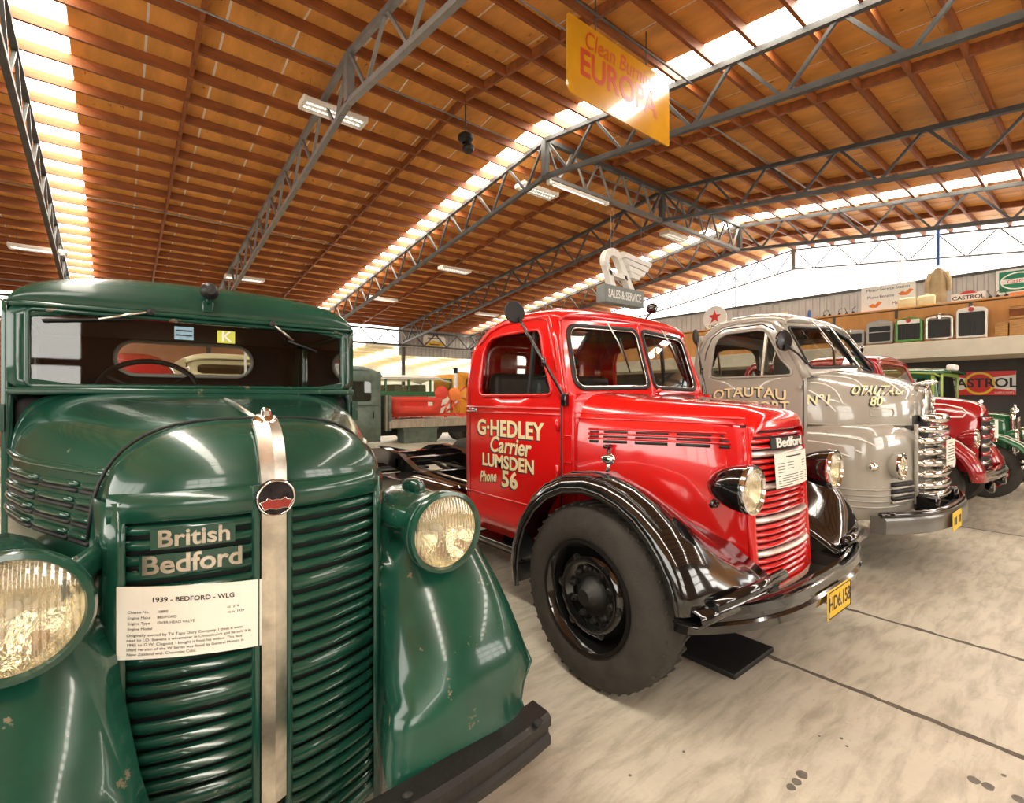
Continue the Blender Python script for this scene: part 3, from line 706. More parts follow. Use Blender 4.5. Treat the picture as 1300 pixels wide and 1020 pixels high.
# hood with nose
bow = lambda u, v: .05*abs(u)**2.4
mat('bar_silver', (.72, .70, .64), .32, metal=.75, var=.06)
secs = [arch(1.117, XC, .335, .50, 1.265, 9, 32, bow), arch(1.119, XC, .342, .50, 1.30, 7, 32, bow), arch(1.133, XC, .346, .50, 1.335, 5.5, 32, bow), arch(1.160, XC, .350, .50, 1.357, 4.6, 32, bow),
        arch(1.210, XC, .356, .50, 1.372, 4, 32, lambda u, v: .05*abs(u)**2.4), arch(1.26, XC, .372, .50, 1.384, 5, 32, lambda u, v: .02*abs(u)**2.4), arch(1.45, XC, .44, .52, 1.402, 5.6, 32), arch(1.65, XC, .522, .56, 1.418, 6, 32), arch(1.80, XC, .588, .60, 1.432, 6.4, 32), arch(1.93, XC, .655, .62, 1.447, 7, 32), arch(2.005, XC, .708, .62, 1.458, 8, 32)]
RH = [(1.26, .372, .50, 1.384, 5), (1.45, .44, .52, 1.402, 5.6), (1.65, .522, .56, 1.418, 6), (1.80, .588, .60, 1.432, 6.4), (1.93, .655, .62, 1.447, 7), (2.005, .708, .62, 1.458, 8)]
# lower part of the nose leans forward
secs2 = []
for i, r in enumerate(secs):
    secs2.append([(x, y-max(0, (1.2-z))*.07*max(0, 1-(y-1.09)/.35), z) for (x, y, z) in r])
hood = loft('hood', secs2, RP, T, cap0=False)
def rhw(y):
    tab = ((1.26, .372), (1.45, .44), (1.65, .522), (1.80, .588), (1.93, .655), (2.005, .708))
    for (a, b), (c_, d_) in zip(tab, tab[1:]):
        if a <= y <= c_: return b+(d_-b)*(y-a)/(c_-a)
    return tab[0][1] if y < a else tab[-1][1]
for s in (-1, 1):
    yy = [1.2+.8*i/10 for i in range(11)]
    tube('hood_crease', [(XC+s*(arch_x(RH, y, 1.285+.02*(y-1.2))-.002), y, 1.285+.02*(y-1.2)) for y in yy], .007, RP, hood, 8)
    tube('hood_crease', [(XC+s*(arch_x(RH, y, 1.315+.02*(y-1.2))-.002), y, 1.315+.02*(y-1.2)) for y in yy], .006, RP, hood, 8)
    for (ya, yb) in ((1.25, 1.30), (1.34, 1.50), (1.54, 1.70), (1.74, 1.86), (1.885, 1.93)):
        y3 = [ya+(yb-ya)*i/3 for i in range(4)]
        for k in range(3):
            tube('louvre_slot', [(XC+s*(arch_x(RH, y, 1.222-.026*k)-.002), y, 1.232-.026*k-.010) for y in y3], .009, 'black_matt', hood, 6)
    for k in range(3):
        tube('louvre_bar', [(XC+s*(arch_x(RH, y, 1.240-.026*k)+.004), y, 1.240-.026*k) for y in [1.245+.69*i/8 for i in range(9)]], .0065, RP, hood, 6)
    # scuttle side between hood and door
    fr = box('scuttle_side', XC+s*.735-.012, XC+s*.735+.012, 1.965, 2.04, .55, 1.44, RP, T, bevel=.006)
    h1 = [(XC+s*.7495, a, b) for a, b in rrect(1.985-.03, 2.028, 1.05, 1.20, .012)]
    # latches on the nose
    lathe('bonnet_latch', (XC+s*.41, 1.30, .885), (s, -.3, 0), [(0, .024), (.012, .022), (.016, .012), (.04, .010), (.042, .018), (.052, .016), (.054, .001)], 'black_gloss', hood, 14)
# grille
rows = [[(XC-.325+.65*i/16, rfy(XC-.325+.65*i/16, z)+.03, z) for i in range(17)] for z in (.48, .7, .9, 1.1, 1.28)]
grille = loft('grille', rows, 'black_matt', T)
z = 1.262; k = 0
while z > .505:
    if k % 5 == 4:
        slat('chrome_bar', rfy, XC-.31, XC+.31, z-.004, .030, .020, 'bar_silver', grille, 12); z -= .041
    else:
        slat('slat', rfy, XC-.31, XC+.31, z, .022, .013, RP, grille, 12); z -= .031
    k += 1
for s in (-1, 1):
    rows = [[(XC+s*a, rfy(XC+s*.31, z)+b, z) for a, b in ((.302, .02), (.306, -.012), (.325, -.014), (.342, .004), (.350, .05), (.356, .16))] for z in (.47, .7, .9, 1.1, 1.27)]
    loft('grille_side', rows, RP, grille)
    tube('grille_trim', [(XC+s*.345, rfy(XC+s*.33, z)+.002, z) for z in (.5, .8, 1.1, 1.25)], .008, 'chrome' if s > 0 else RP, grille, 8)
loft('grille_sill', [[(XC-.345+.69*i/12, rfy(XC-.345+.69*i/12, .5)-dy, z) for i in range(13)] for z, dy in ((.44, -.02), (.45, .012), (.50, .016), (.515, -.01))], RP, grille)
def onred(x0, z0, out): return lambda a, b, t: (x0+a, rfy(x0+a, z0+b)-out-t, z0+b)
def rplate(name, x0, x1, z0, z1, out, m, parent, th=.006, n=8):
    return loft(name, [[(x0+(x1-x0)*i/n, rfy(x0+(x1-x0)*i/n, z)-out, z) for i in range(n+1)] for z in (z0, z1)], m, parent, smooth=False, solid=th)
bd = rplate('name_plate', 2.60, 3.02, 1.158, 1.212, .020, 'black_matt', grille); text('lettering', 'Bedford', onred(2.81, 1.186, .024), .070, 'white_paint', bd, .003, bold=.0012, sx=1.45)
card = thing('information_card', 'white printed card on the red grille below the black name plate', 'sign', (2.82, 1.06, 1.05))
def rcard(a, b, t): return (2.83+a, rfy(2.83+a, 1.05+b)-.028-t, 1.045+b)
loft('card_sheet', [[rcard(-.215+.43*i/8, b, 0) for i in range(9)] for b in (-.088, .088)], 'white_card', card, smooth=False, solid=.002)
def ink_line(a0, a1, b0, h): loft('print', [[rcard(a0+(a1-a0)*i/4, b0+bb, .0015) for i in range(5)] for bb in (0, h)], 'ink', card, smooth=False, solid=.0004)
ink_line(-.10, .10, .064, .007)
for r_ in range(4):
    ink_line(-.19, -.12, .034-.015*r_, .0035)
    if r_ < 3: ink_line(-.09, -.01, .034-.015*r_, .0035); ink_line(.11, .17, .034-.015*r_, .0035)
for r_ in range(5): ink_line(-.19, .19 if r_ < 4 else -.04, -.030-.0125*r_, .0035)
# headlamps
for s in (-1, 1):
    hl = headlight(T, (XC+s*.511, 1.065, .998), .106, 'black_gloss', 'chrome', .20, 1.7); tag(hl, 'black bullet headlamp with chrome rim')
    tube('lamp_stalk', [(XC+s*.49, 1.19, .96), (XC+s*.45, 1.24, .93), (XC+s*.38, 1.28, .92)], .028, RP, hl, 10)
# fenders
HUBY, HUBZ = 1.645, .45
def rfender(s):
    rows = []
    angs = [-10, 2, 15, 30, 45, 60, 75, 90, 102, 114, 125, 136, 146, 155, 163, 170]     # 0 = rear, 90 = top, 180 = front
    for an in angs:
        a = math.radians(an); row = []
        for (off, r0, bl) in ((1.012, .505, 0), (1.020, .53, 0), (1.018, .555, 0), (.985, .583, 0), (.92, .600, 0), (.82, .604, .10), (.70, .60, .42), (.56, .60, .82), (.45, .60, 1), (.36, .60, 1)):
            r = r0
            if an < 60: r -= .03*(60-an)/60*(1 if off < .95 else .3)
            zz = HUBZ+r*math.sin(a); yy = HUBY+r*math.cos(a)
            zl = .56+(yy-1.08)*.60
            if an > 60: zz = zz*(1-bl)+min(zz, zl)*bl
            row.append((XC+s*off, yy-(.05*bl if an > 120 else 0), zz))
        rows.append(row)
    return rows
for s in (-1, 1):
    R_ = rfender(s)
    f = loft('front_fender', R_, 'black_gloss', T, solid=.006)
    tube('fender_bead', [r[1] for r in R_], .009, 'black_gloss', f, 8)
    for q, off in ((3, .006), (4, .005)):
        tube('highlight_rib', [Vector(r[q])+ (Vector(r[q])-Vector((r[q][0], HUBY, HUBZ))).normalized()*.002 for r in R_[4:12]], .006, 'black_gloss', f, 6)  # raised lines shaped to stand in for highlights along the crown
    # front apron below the fender nose
    rows = []
    for t in (0, .2, .4, .6, .8, 1):
        x = XC+s*(.99-.60*t); yo = 1.045-.035*math.sin(t*PI*.5)
        rows.append([(x, yo+.12, .50), (x, yo+.01, .505), (x, yo-.015, .53), (x, yo-.005, .56), (x, yo+.05, .575), (x, yo+.13, .60)])
    loft('fender_apron', rows, 'black_gloss', T, solid=.006)
    tube('apron_tube', [(XC+s*.88, 1.04, .575), (XC+s*.62, .99, .60), (XC+s*.40, .975, .615)], .026, 'black_gloss', T, 10)
    wheel(T, (XC+s*.998, HUBY, .45), .45, .225, s)
    # side marker on the fender
    sl = lathe('side_lamp', (XC+s*.86, 1.60, 1.115), (0, -1, 0), [(.025, .001), (.022, .016), (.008, .026), (-.01, .028), (-.04, .02), (-.05, .001)], 'chrome', T, 16)
    tube('lamp_post', [(XC+s*.86, 1.61, 1.10), (XC+s*.86, 1.62, 1.05)], .010, 'chrome', sl, 8)
    hk = tube('bonnet_catch', [(XC+s*.62, 1.80, 1.055), (XC+s*.65, 1.79, 1.10), (XC+s*.645, 1.79, 1.145)], .010, 'black_gloss', T, 8)
    tube('catch_grip', [(XC+s*.625, 1.79, 1.15), (XC+s*.69, 1.785, 1.152)], .011, 'black_gloss', hk, 8)
# bumper
bx_ = [-.93+1.86*i/20 for i in range(21)]
def rby(u): return .912+.235*abs(u)**3.2
rows = [[(XC+a, rby(a/.93)+dy, z) for dy, z in ((.012, .43), (-.012, .435), (-.018, .47), (-.002, .482), (-.002, .50), (-.018, .512), (-.014, .545), (.012, .552), (.05, .548), (.05, .43))] for a in bx_]
bm_ = loft('bumper', rows, 'black_gloss', T, closed_u=True, cap0=True, cap1=True, autosm=35)
for s in (-1, 1): box('bumper_iron', XC+s*.40-.03, XC+s*.40+.03, .95, 1.35, .46, .52, 'black_worn', T)
pl = box('number_plate', 2.645, 2.955, .880, .886, .352, .492, 'plate_yellow', T, bevel=.003); tag(pl, 'yellow number plate reading HD6.158')
text('lettering', 'HD6.158', lambda a, b, t: (2.80+a, .8795-t, .421+b), .098, 'ink', pl, .001, bold=.001, sx=.80)
tube('plate_rim', [(a, .8795, b) for a, b in rrect(2.652, 2.948, .359, .485, .012)], .003, 'ink', pl, 5, True)
# cab
XS = .742
def tum(z): return .075*max(0, (z-1.43)/.52)**1.6
def side(s): return lambda a, b: (XC+s*(XS-tum(b)), a, b)
outer = [(2.05, .50), (2.98, .50), (3.035, .52), (3.045, 1.0), (3.045, 1.50), (3.02, 1.70), (2.95, 1.83), (2.84, 1.91), (2.68, 1.945), (2.40, 1.95), (2.235, 1.94), (2.15, 1.80), (2.065, 1.52), (2.045, 1.44)]
hole = [(2.155, 1.435), (2.835, 1.432), (2.875, 1.45), (2.885, 1.49), (2.872, 1.72), (2.84, 1.80), (2.78, 1.838), (2.68, 1.85), (2.37, 1.852), (2.305, 1.845), (2.275, 1.81), (2.21, 1.63), (2.135, 1.475), (2.135, 1.448)]
for s in (-1, 1):
    d = ringpanel('door', outer, hole, side(s), RP, T, thick=.03, N=120, mid=8)
    tube('window_surround', [Vector(side(s)(a, b))+Vector((s*.016, 0, 0)) for a, b in hole], .011, RP, d, 8, True)
    tube('belt_moulding', [(XC+s*(XS+.014), y, 1.353) for y in (2.06, 2.5, 3.03)], .010, RP, d, 8)
    tube('belt_moulding', [(XC+s*(XS+.014), y, 1.320) for y in (2.06, 2.5, 3.03)], .008, RP, d, 8)
    tube('skirt_moulding', [(XC+s*(XS+.014), y, .742) for y in (2.3, 2.6, 3.03)], .006, RP, d, 8)
    tube('door_seam', [(XC+s*(XS-tum(b)+.0155), a, b) for a, b in ((2.052, .52), (2.052, 1.0), (2.052, 1.44))], .005, 'black_matt', d, 6)
    tube('door_seam', [(XC+s*(XS-tum(b)+.0155), a, b) for a, b in ((2.99, .52), (2.995, 1.0), (2.995, 1.45), (2.975, 1.65))], .003, 'black_matt', d, 6)
    tube('door_handle', [(XC+s*(XS+.01), 2.955, 1.337), (XC+s*(XS+.045), 2.95, 1.337), (XC+s*(XS+.05), 2.86, 1.332)], .010, 'chrome', d, 8)
    for z in (.99, 1.26): tube('door_hinge', [(XC+s*(XS+.02), 2.075, z-.035), (XC+s*(XS+.02), 2.075, z+.035)], .013, RP, d, 8)
    glass_loop('door_glass', hole, lambda a, b: (XC+s*(XS-tum(b)-.012), a, b), 'glass', d)
    bar('quarter_bar', (XC+s*(XS-.005-tum(1.43)), 2.36, 1.435), (XC+s*(XS-.005-tum(1.85)), 2.36, 1.85), .022, .022, 'black_matt', d)
    tube('drip_rail', [(XC+s*(XS-tum(b)+.016), a, b) for a, b in ((2.10, 1.58), (2.16, 1.74), (2.235, 1.90), (2.30, 1.925), (2.5, 1.928), (2.68, 1.922), (2.82, 1.885), (2.93, 1.80))], .011, RP, T, 8)
    # scuttle ventilator outline
    tube('scuttle_panel', [(XC+s*(.752), a, b) for a, b in rrect(1.972, 2.035, 1.045, 1.20, .012)], .0035, RP, T, 5, True)
    # mirror
    mr = tube('mirror_arm', [(XC+s*.765, 2.025, 1.40), (XC+s*.775, 2.02, 1.435), (XC+s*.85, 2.10, 1.63), (XC+s*.955, 2.205, 1.885)], .009, 'black_gloss', T, 8)
    lathe('mirror_head', (XC+s*.972, 2.215, 1.918), (.25*s, -.95, .05), [(.0, .001), (.002, .060), (-.004, .066), (-.014, .062), (-.026, .036), (-.032, .001)], 'black_matt', mr, 24)
    box('mirror_bracket', XC+s*.758-.018, XC+s*.758+.018, 2.0, 2.04, 1.37, 1.445, 'black_gloss', mr, bevel=.006)
    tube('clamp', [(XC+s*.848, 2.098, 1.60), (XC+s*.853, 2.10, 1.65)], .014, 'black_gloss', mr, 8)
d0 = [o for o in T.children if o.name.startswith('door')]
dl = d0[0]
def ondoor(y0, z0, sl=0): return lambda a, b, t: (XC-XS-.0155-t, y0-a, z0+b+sl*a)
def doortext(body, y0, z0, size, sx, shear=0, bold=.002, sl=0):
    text('letter_shade', body, lambda a, b, t: (XC-XS-.0152-t, y0+.012-a, z0-.010+b+sl*a), size, 'ink', dl, .0004, bold=bold*1.2, sx=sx, shear=shear)
    text('lettering', body, lambda a, b, t: (XC-XS-.0162-t, y0-a, z0+b+sl*a), size, 'cream_paint', dl, .0006, bold=bold, sx=sx, shear=shear)
doortext('G·HEDLEY', 2.555, 1.206, .150, 1.02, bold=.004)
doortext('Carrier', 2.545, 1.095, .150, .95, shear=.22, bold=.003)
doortext('LUMSDEN', 2.565, .982, .120, 1.04, bold=.0035)
doortext('Phone', 2.775, .868, .105, .72, shear=.25, sl=.12, bold=.002)
doortext('56', 2.535, .872, .150, 1.15, bold=.004)
for s in (-1, 1):
    tube('front_pillar', [(XC+s*(.735), 2.052, 1.41), (XC+s*.728, 2.072, 1.50), (XC+s*.714, 2.107, 1.62), (XC+s*.695, 2.150, 1.75), (XC+s*.668, 2.196, 1.90)], .030, RP, T, 12)
loft('cowl', [arch(1.985, XC, .738, .60, 1.452, 14, 36), arch(2.06, XC, .742, .60, 1.458, 16, 36)], RP, T, cap0=True, autosm=40)
# roof
def rsec(y, zt_, zb_=1.80, p=2.9, w_=None): return arch(y, XC, w_ if w_ else XS-tum(zb_)+.012, zb_, zt_, p, 36)
rr_ = [rsec(2.205, 1.905, 1.895, 4, .650), rsec(2.145, 1.925, 1.885, 3.4, .662), rsec(2.14, 1.955, 1.89, 3.0, .667), rsec(2.165, 1.985, 1.90, 2.8, .672), rsec(2.23, 2.012, 1.915, 2.7, .678), rsec(2.36, 2.035, 1.92, 2.6, .682), rsec(2.55, 2.045, 1.92, 2.6, .684), rsec(2.72, 2.035, 1.91, 2.6, .684), rsec(2.86, 2.0, 1.88, 2.7, .686), rsec(2.96, 1.94, 1.80, 2.9, .70), rsec(3.02, 1.86, 1.70, 3.2, .712), rsec(3.045, 1.78, 1.60, 3.6, .722), rsec(3.05, 1.70, 1.50, 4.5, .73)]
loft('roof', rr_, RP, T, cap1=True)
# windscreen halves
def rwf(a, b): u = abs(a-XC)/.72; return (a, 1.962+.085*u+.29*(b-1.45), b)
for s in (-1, 1):
    def lim(pts): return [(XC+s*a, b) for a, b in pts]
    out = lim([(.0, 1.425), (.728, 1.425), (.712, 1.60), (.668, 1.90), (.0, 1.925)])
    hol = lim(rrect(.028, .655, 1.472, 1.865, .05, 5, (.07, .07, .05, .04)))
    hol = [(XC+(a-XC)*(1-.05*max(0, (b-1.47)/.4)), b+.012*(1-abs(a-XC)/.65)) for a, b in hol]
    ringpanel('screen_surround', out, hol, rwf, RP, T, thick=.025, N=96, mid=4)
    tube('screen_rubber', [Vector(rwf(a, b))+Vector((0, -.012, 0)) for a, b in hol], .015, 'black_matt', T, 8, True)
    hol2 = [(sum(p[0] for p in hol)/len(hol)+(a-sum(p[0] for p in hol)/len(hol))*.955, 1.672+(b-1.672)*.93) for a, b in hol]
    tube('screen_trim', [Vector(rwf(a, b))+Vector((0, -.016, 0)) for a, b in hol2], .004, 'chrome', T, 6, True)
    ws = glass_loop('windscreen', hol, rwf, 'glass', T)
    x0 = XC+s*.30; wa = tube('wiper_arm', [(x0, 2.10, 1.905), (x0, 2.09, 1.90), (x0+.03, 2.03, 1.78), (x0+.06, 1.995, 1.66)], .005, 'chrome_worn', T, 6)
    tube('wiper_blade', [(x0+.035, 2.02, 1.80), (x0+.075, 1.97, 1.58)], .006, 'black_matt', wa, 6)
tube('cowl_vent', [(XC-.02, 1.93, 1.458), (XC, 1.90, 1.468), (XC+.02, 1.93, 1.458)], .012, RP, T, 8)
# marker lamp on the roof
ml = lathe('roof_lamp', (XC+.20, 2.10, 2.055), (0, -1, .1), [(.03, .001), (.027, .022), (.010, .036), (-.01, .038), (-.035, .028), (-.045, .001)], 'black_gloss', T, 18)
tube('lamp_stem', [(XC+.20, 2.11, 2.03), (XC+.19, 2.15, 1.985)], .008, 'black_gloss', ml, 8)
# cab back and inside
RB = rrect(XC-.45, XC+.45, 1.47, 1.78, .07)
ringpanel('cab_back', [(XC-.735, .50), (XC+.735, .50), (XC+.735, 1.50), (XC+.70, 1.78), (XC+.60, 1.86), (XC-.60, 1.86), (XC-.70, 1.78), (XC-.735, 1.50)], RB, lambda a, b: (a, 3.04, b), RP, T, thick=.02, N=80)
glass_loop('rear_window', RB, lambda a, b: (a, 3.04, b), 'glass', T)
box('headliner', XC-.62, XC+.62, 2.24, 2.94, 1.90, 1.905, 'cab_dark', T)
box('dashboard', XC-.68, XC+.68, 2.04, 2.20, 1.20, 1.42, 'cab_dark', T, bevel=.03)
box('cab_floor', XC-.70, XC+.70, 2.05, 3.0, .62, .66, 'cab_dark', T)
for s in (-1, 1):
    box('seat_cushion', XC+s*.34-.30, XC+s*.34+.30, 2.45, 2.92, .98, 1.14, 'seat_leather', T, bevel=.05, seg=3)
    box('seat_back', XC+s*.34-.29, XC+s*.34+.29, 2.84, 2.96, 1.10, 1.60, 'seat_leather', T, bevel=.05, seg=3)
steering(T, (XC-.33, 2.36, 1.47), .20, (0, -.55, .83))
# bare chassis behind the cab
for s in (-1, 1):
    pr_ = [(1.25, .55), (3.0, .55), (3.9, .56), (4.5, .60), (4.85, .72), (5.25, .76), (5.6, .72), (5.95, .60), (7.2, .58)]
    g = G()
    rows = []
    for y, z in pr_:
        x = XC+s*.42; rows.append([(x-s*.07, y, z+.085), (x, y, z+.085), (x, y, z-.085), (x-s*.07, y, z-.085), (x-s*.07, y, z-.075), (x-s*.01, y, z-.075), (x-s*.01, y, z+.075), (x-s*.07, y, z+.075)])
    loft('chassis_rail', rows, 'black_gloss', T, closed_u=True, cap0=True, cap1=True, autosm=30)
    wheel(T, (XC+s*.86, 5.25, .45), .45, .22, s, tread=False)
    for k, zz in enumerate((.47, .44)): tube('leaf_spring', [(XC+s*.50, 4.6+.1*k, .60-.02*k), (XC+s*.50, 5.25, zz+.02), (XC+s*.50, 5.9-.1*k, .60-.02*k)], .02, 'black_worn', T, 6)
for y, z in ((3.25, .56), (3.75, .56), (4.45, .60), (5.9, .60), (7.1, .58)): box('cross_member', XC-.42, XC+.42, y-.04, y+.04, z-.06, z+.06, 'black_gloss', T, bevel=.008)
box('dark_underplate', XC-.36, XC+.36, 3.15, 4.4, .44, .50, 'black_worn', T)  # plain black plate added below the rails to darken the gap
for y in (4.9, 5.5): box('cross_member', XC-.42, XC+.42, y-.04, y+.04, .66, .76, 'black_gloss', T, bevel=.008)
box('rear_underplate', XC-.36, XC+.36, 5.6, 7.0, .50, .53, 'black_worn', T)  # another black plate, added to darken the rear of the frame
for s in (-1, 1): tube('brake_rod', [(XC+s*.2, 3.1, .60), (XC+s*.2, 5.2, .66)], .012, 'chrome_worn', T, 6)
tube('prop_shaft', [(XC, 3.0, .55), (XC, 5.2, .45)], .035, 'black_worn', T, 12)
lathe('fuel_tank', (XC-.66, 3.3, .55), (0, 1, 0), [(0, .001), (0, .15), (.02, .17), (.68, .17), (.70, .15), (.70, .001)], 'black_gloss', T, 20)
box('battery_box', XC-.74, XC-.45, 4.15, 4.6, .42, .66, 'black_gloss', T, bevel=.01)
box('step', XC-.78, XC-.5, 2.3, 2.95, .42, .45, 'black_gloss', T, bevel=.008)
lathe('rear_axle', (XC-.70, 5.25, .45), (1, 0, 0), [(0, .05), (.5, .06), (.62, .15), (.78, .15), (.9, .06), (1.4, .05)], 'black_worn', T, 16)
box('front_axle', XC-.80, XC+.80, 1.60, 1.69, .38, .46, 'black_worn', T)
tag(box('drip_tray', 2.42, 2.86, 1.22, 1.72, .0, .03, 'black_matt', None, bevel=.006), 'flat black drip tray on the concrete under the red truck', 'tray')
# ================================================================== GREY TRUCK
XC = 5.40
T = thing('vintage_truck', 'pale grey vintage truck with heavy chrome grille bars and cream scrollwork', 'truck', (XC, 2.2, 0))
YP = 'paint_grey'
# lower body: plan curve around the nose at several heights
def gplan(z, inset=0):
    pts = []
    base = [(-.945, 2.75), (-.945, 2.2), (-.945, 1.70), (-.942, 1.50), (-.93, 1.38), (-.895, 1.27), (-.83, 1.195), (-.73, 1.145), (-.60, 1.11), (-.48, 1.085), (-.36, 1.06), (-.30, 1.05)]
    for x, y in base: pts.append((XC+x*(1-inset*.9), y+inset*.55*max(0, (1.7-y))/.6, z))
    full = pts + [(2*XC-x, y, z_) for x, y, z_ in reversed(pts)]
    return full
rows = [gplan(z, i) for z, i in ((.46, .035), (.50, .012), (.56, 0), (.72, 0), (.85, .0), (1.0, .008), (1.10, .025), (1.16, .055), (1.195, .10), (1.205, .16))]
body = loft('body_lower', rows, YP, T)
for k, z in enumerate((.70, .655, .61, .565)):
    pl_ = gplan(z); n_ = 10
    for side_ in (pl_[2:n_], pl_[-n_:-2]): tube('body_rib', [(XC+(x-XC)*1.002, y-.002, zz) for x, y, zz in side_], .008, YP, body, 6)
# hood above the crease
hs = [arch(1.075, XC, .20, 1.19, 1.40, 2.6, 32), arch(1.085, XC, .34, 1.19, 1.455, 2.7, 32), arch(1.12, XC, .46, 1.19, 1.51, 2.8, 32), arch(1.19, XC, .585, 1.19, 1.555, 2.9, 32), arch(1.30, XC, .70, 1.19, 1.60, 3, 32), arch(1.42, XC, .79, 1.19, 1.635, 3.2, 32), arch(1.55, XC, .86, 1.19, 1.66, 3.6, 32), arch(1.66, XC, .90, 1.19, 1.672, 4.6, 32), arch(1.72, XC, .91, 1.19, 1.675, 6, 32)]
hood = loft('hood', hs, YP, T, cap0=True)
for s in (-1, 1):
    tube('hood_crease', [(XC+s*a, y, 1.197) for a, y in ((.91, 1.70), (.865, 1.55), (.80, 1.42), (.715, 1.31), (.60, 1.20), (.47, 1.13))], .009, YP, hood, 8)
    # outlined side vent on the hood nose
    def hpos(t, z): 
        pts = ((1.12, .455), (1.19, .58), (1.30, .697), (1.42, .788))
        y = 1.12+.30*t
        for (a, b), (c_, d_) in zip(pts, pts[1:]):
            if a <= y <= c_: w_ = b+(d_-b)*(y-a)/(c_-a)
        return (XC+s*(w_*(1-.10*((z-1.19)/.4)**2)+.004), y, z)
    tube('side_vent', [hpos(a, b) for a, b in rrect(.12, .52, 1.265, 1.325, .03, 5)], .006, YP, hood, 6, True)
# chrome nose piece and grille
nz = [arch(y, XC, w_, 1.26, zt_, 2.4, 20) for y, w_, zt_ in ((1.028, .06, 1.40), (1.033, .115, 1.465), (1.055, .15, 1.50), (1.09, .16, 1.515))]
nb = loft('nose_badge_panel', nz, YP, T, cap0=True)
tube('nose_trim', [(x, y-.006, z) for x, y, z in arch(1.05, XC, .155, 1.22, 1.508, 2.4, 20)], .011, 'chrome', nb, 8)
og = lathe('bonnet_ornament', (XC, 1.02, 1.545), (0, -1, .15), [(.05, .001), (.04, .009), (.01, .020), (-.03, .024), (-.09, .018), (-.15, .008), (-.16, .001)], 'chrome', T, 14)
og.scale = (1, 1, 1)
em = G()
for p in (((-.03, 1.30), (-.03, 1.40)), ((-.03, 1.40), (.025, 1.425)), ((.025, 1.425), (.03, 1.36)), ((-.03, 1.34), (.04, 1.32)), ((.04, 1.32), (.045, 1.28)), ((-.05, 1.28), (.06, 1.28))):
    em.add(tubeg([(XC+p[0][0], 1.012, p[0][1]), (XC+p[1][0], 1.012, p[1][1])], .012, 8))
em.obj('griffin_emblem', 'chrome', nb, smooth=True)
grille = loft('grille', [[(XC+.40*math.sin(a)*1.0, 1.12-.06*math.cos(a), z) for a in [(-1.4+2.8*i/12) for i in range(13)]] for z in (.55, .8, 1.0, 1.2, 1.27)], 'black_matt', T)
def gbar(z, w_, r, fwd):
    pts = []; rad = []
    for i in range(15):
        u = -1+2*i/14
        pts.append((XC+w_*u, .955-fwd+.115*abs(u)**2.6, z)); rad.append(r*(1-.35*abs(u)**6))
    o = tube('chrome_bar', pts, rad, 'chrome', grille, 12)
    return o
for k, (z, w_) in enumerate(((1.245, .20), (1.155, .30), (1.065, .335), (.975, .35), (.885, .355), (.795, .355), (.705, .35), (.625, .335))):
    gbar(z, w_, .032 if k else .040, .012 if k < 2 else .02)
for s in (-1, 1):
    tube('grille_side_trim', [(XC+s*.37, 1.045, z) for z in (.56, .8, 1.05, 1.2)], .016, YP, grille, 8)
    for k, z in enumerate((.735, .68, .625)):
        vt = tube('corner_vent', [(XC+s*a, b, z) for a, b in ((.42, 1.066), (.52, 1.086), (.62, 1.107), (.69, 1.126))], .018, 'black_matt', T, 8)
        tube('vent_bar', [(XC+s*a, b, z-.026) for a, b in ((.41, 1.055), (.52, 1.076), (.62, 1.097), (.70, 1.12))], .011, YP, vt, 8)
    hl = headlight(T, (XC+s*.655, 1.075, .885), .098, YP, 'chrome', .10, 1.6); tag(hl, 'headlamp set in the fender with chrome rim')
    sl = lathe('parking_lamp', (XC+s*.875, 1.20, .885), (-s*-.75, -.66, 0), [(-.02, .03), (.01, .032), (.016, .026), (.024, .012), (.026, .001)], 'chrome', T, 16)
card = tag(box('information_card', XC-.14, XC+.16, .895, .899, .86, 1.07, 'white_card', None), 'white card hung on the chrome bars of the pale grey truck', 'sign')
for r_ in range(7): box('print', XC-.11 if r_ else XC-.06, XC+.13 if r_ else XC+.08, .8944, .8949, 1.035-.024*r_, 1.041-.024*r_, 'ink', card)
lathe('badge_disc', (XC+.25, .925, .87), (0, -1, 0), [(-.01, .06), (.01, .058), (.014, .05), (.012, .001)], 'white_paint', grille, 20)
# bumper
rows = []
for i in range(21):
    u = -1+2*i/20; y = .835+.27*abs(u)**2.6; x = XC+.985*u
    rows.append([(x, y, .40), (x, y-.014, .41), (x, y-.016, .505), (x, y-.006, .525), (x, y+.03, .535), (x, y+.085, .53), (x, y+.085, .40)])
mat('grey_dark', (.12, .112, .098), .3, coat=.6, var=.1)
bmp = loft('bumper', rows, 'grey_dark', T, closed_u=True, cap0=True, cap1=True, autosm=35)
tube('bumper_top_trim', [(XC+.985*(-1+2*i/20), .855+.27*abs(-1+2*i/20)**2.6, .545) for i in range(21)], .024, 'black_gloss', bmp, 8)
for s in (-1, 1):
    box('overrider', XC+s*.34-.045, XC+s*.34+.045, .90, 1.06, .50, .64, 'black_gloss', T, bevel=.02, seg=3)
    box('bumper_iron', XC+s*.40-.03, XC+s*.40+.03, .9, 1.5, .43, .49, 'black_worn', T)
pl = box('number_plate', XC-.40, XC-.10, .812, .818, .39, .53, 'plate_yellow', T, bevel=.003); tag(pl, 'small yellow number plate on the grey bumper')
for k in range(5): box('digit', XC-.37+.052*k, XC-.335+.052*k, .8105, .8118, .43, .49, 'ink', pl) if k != 2 else None
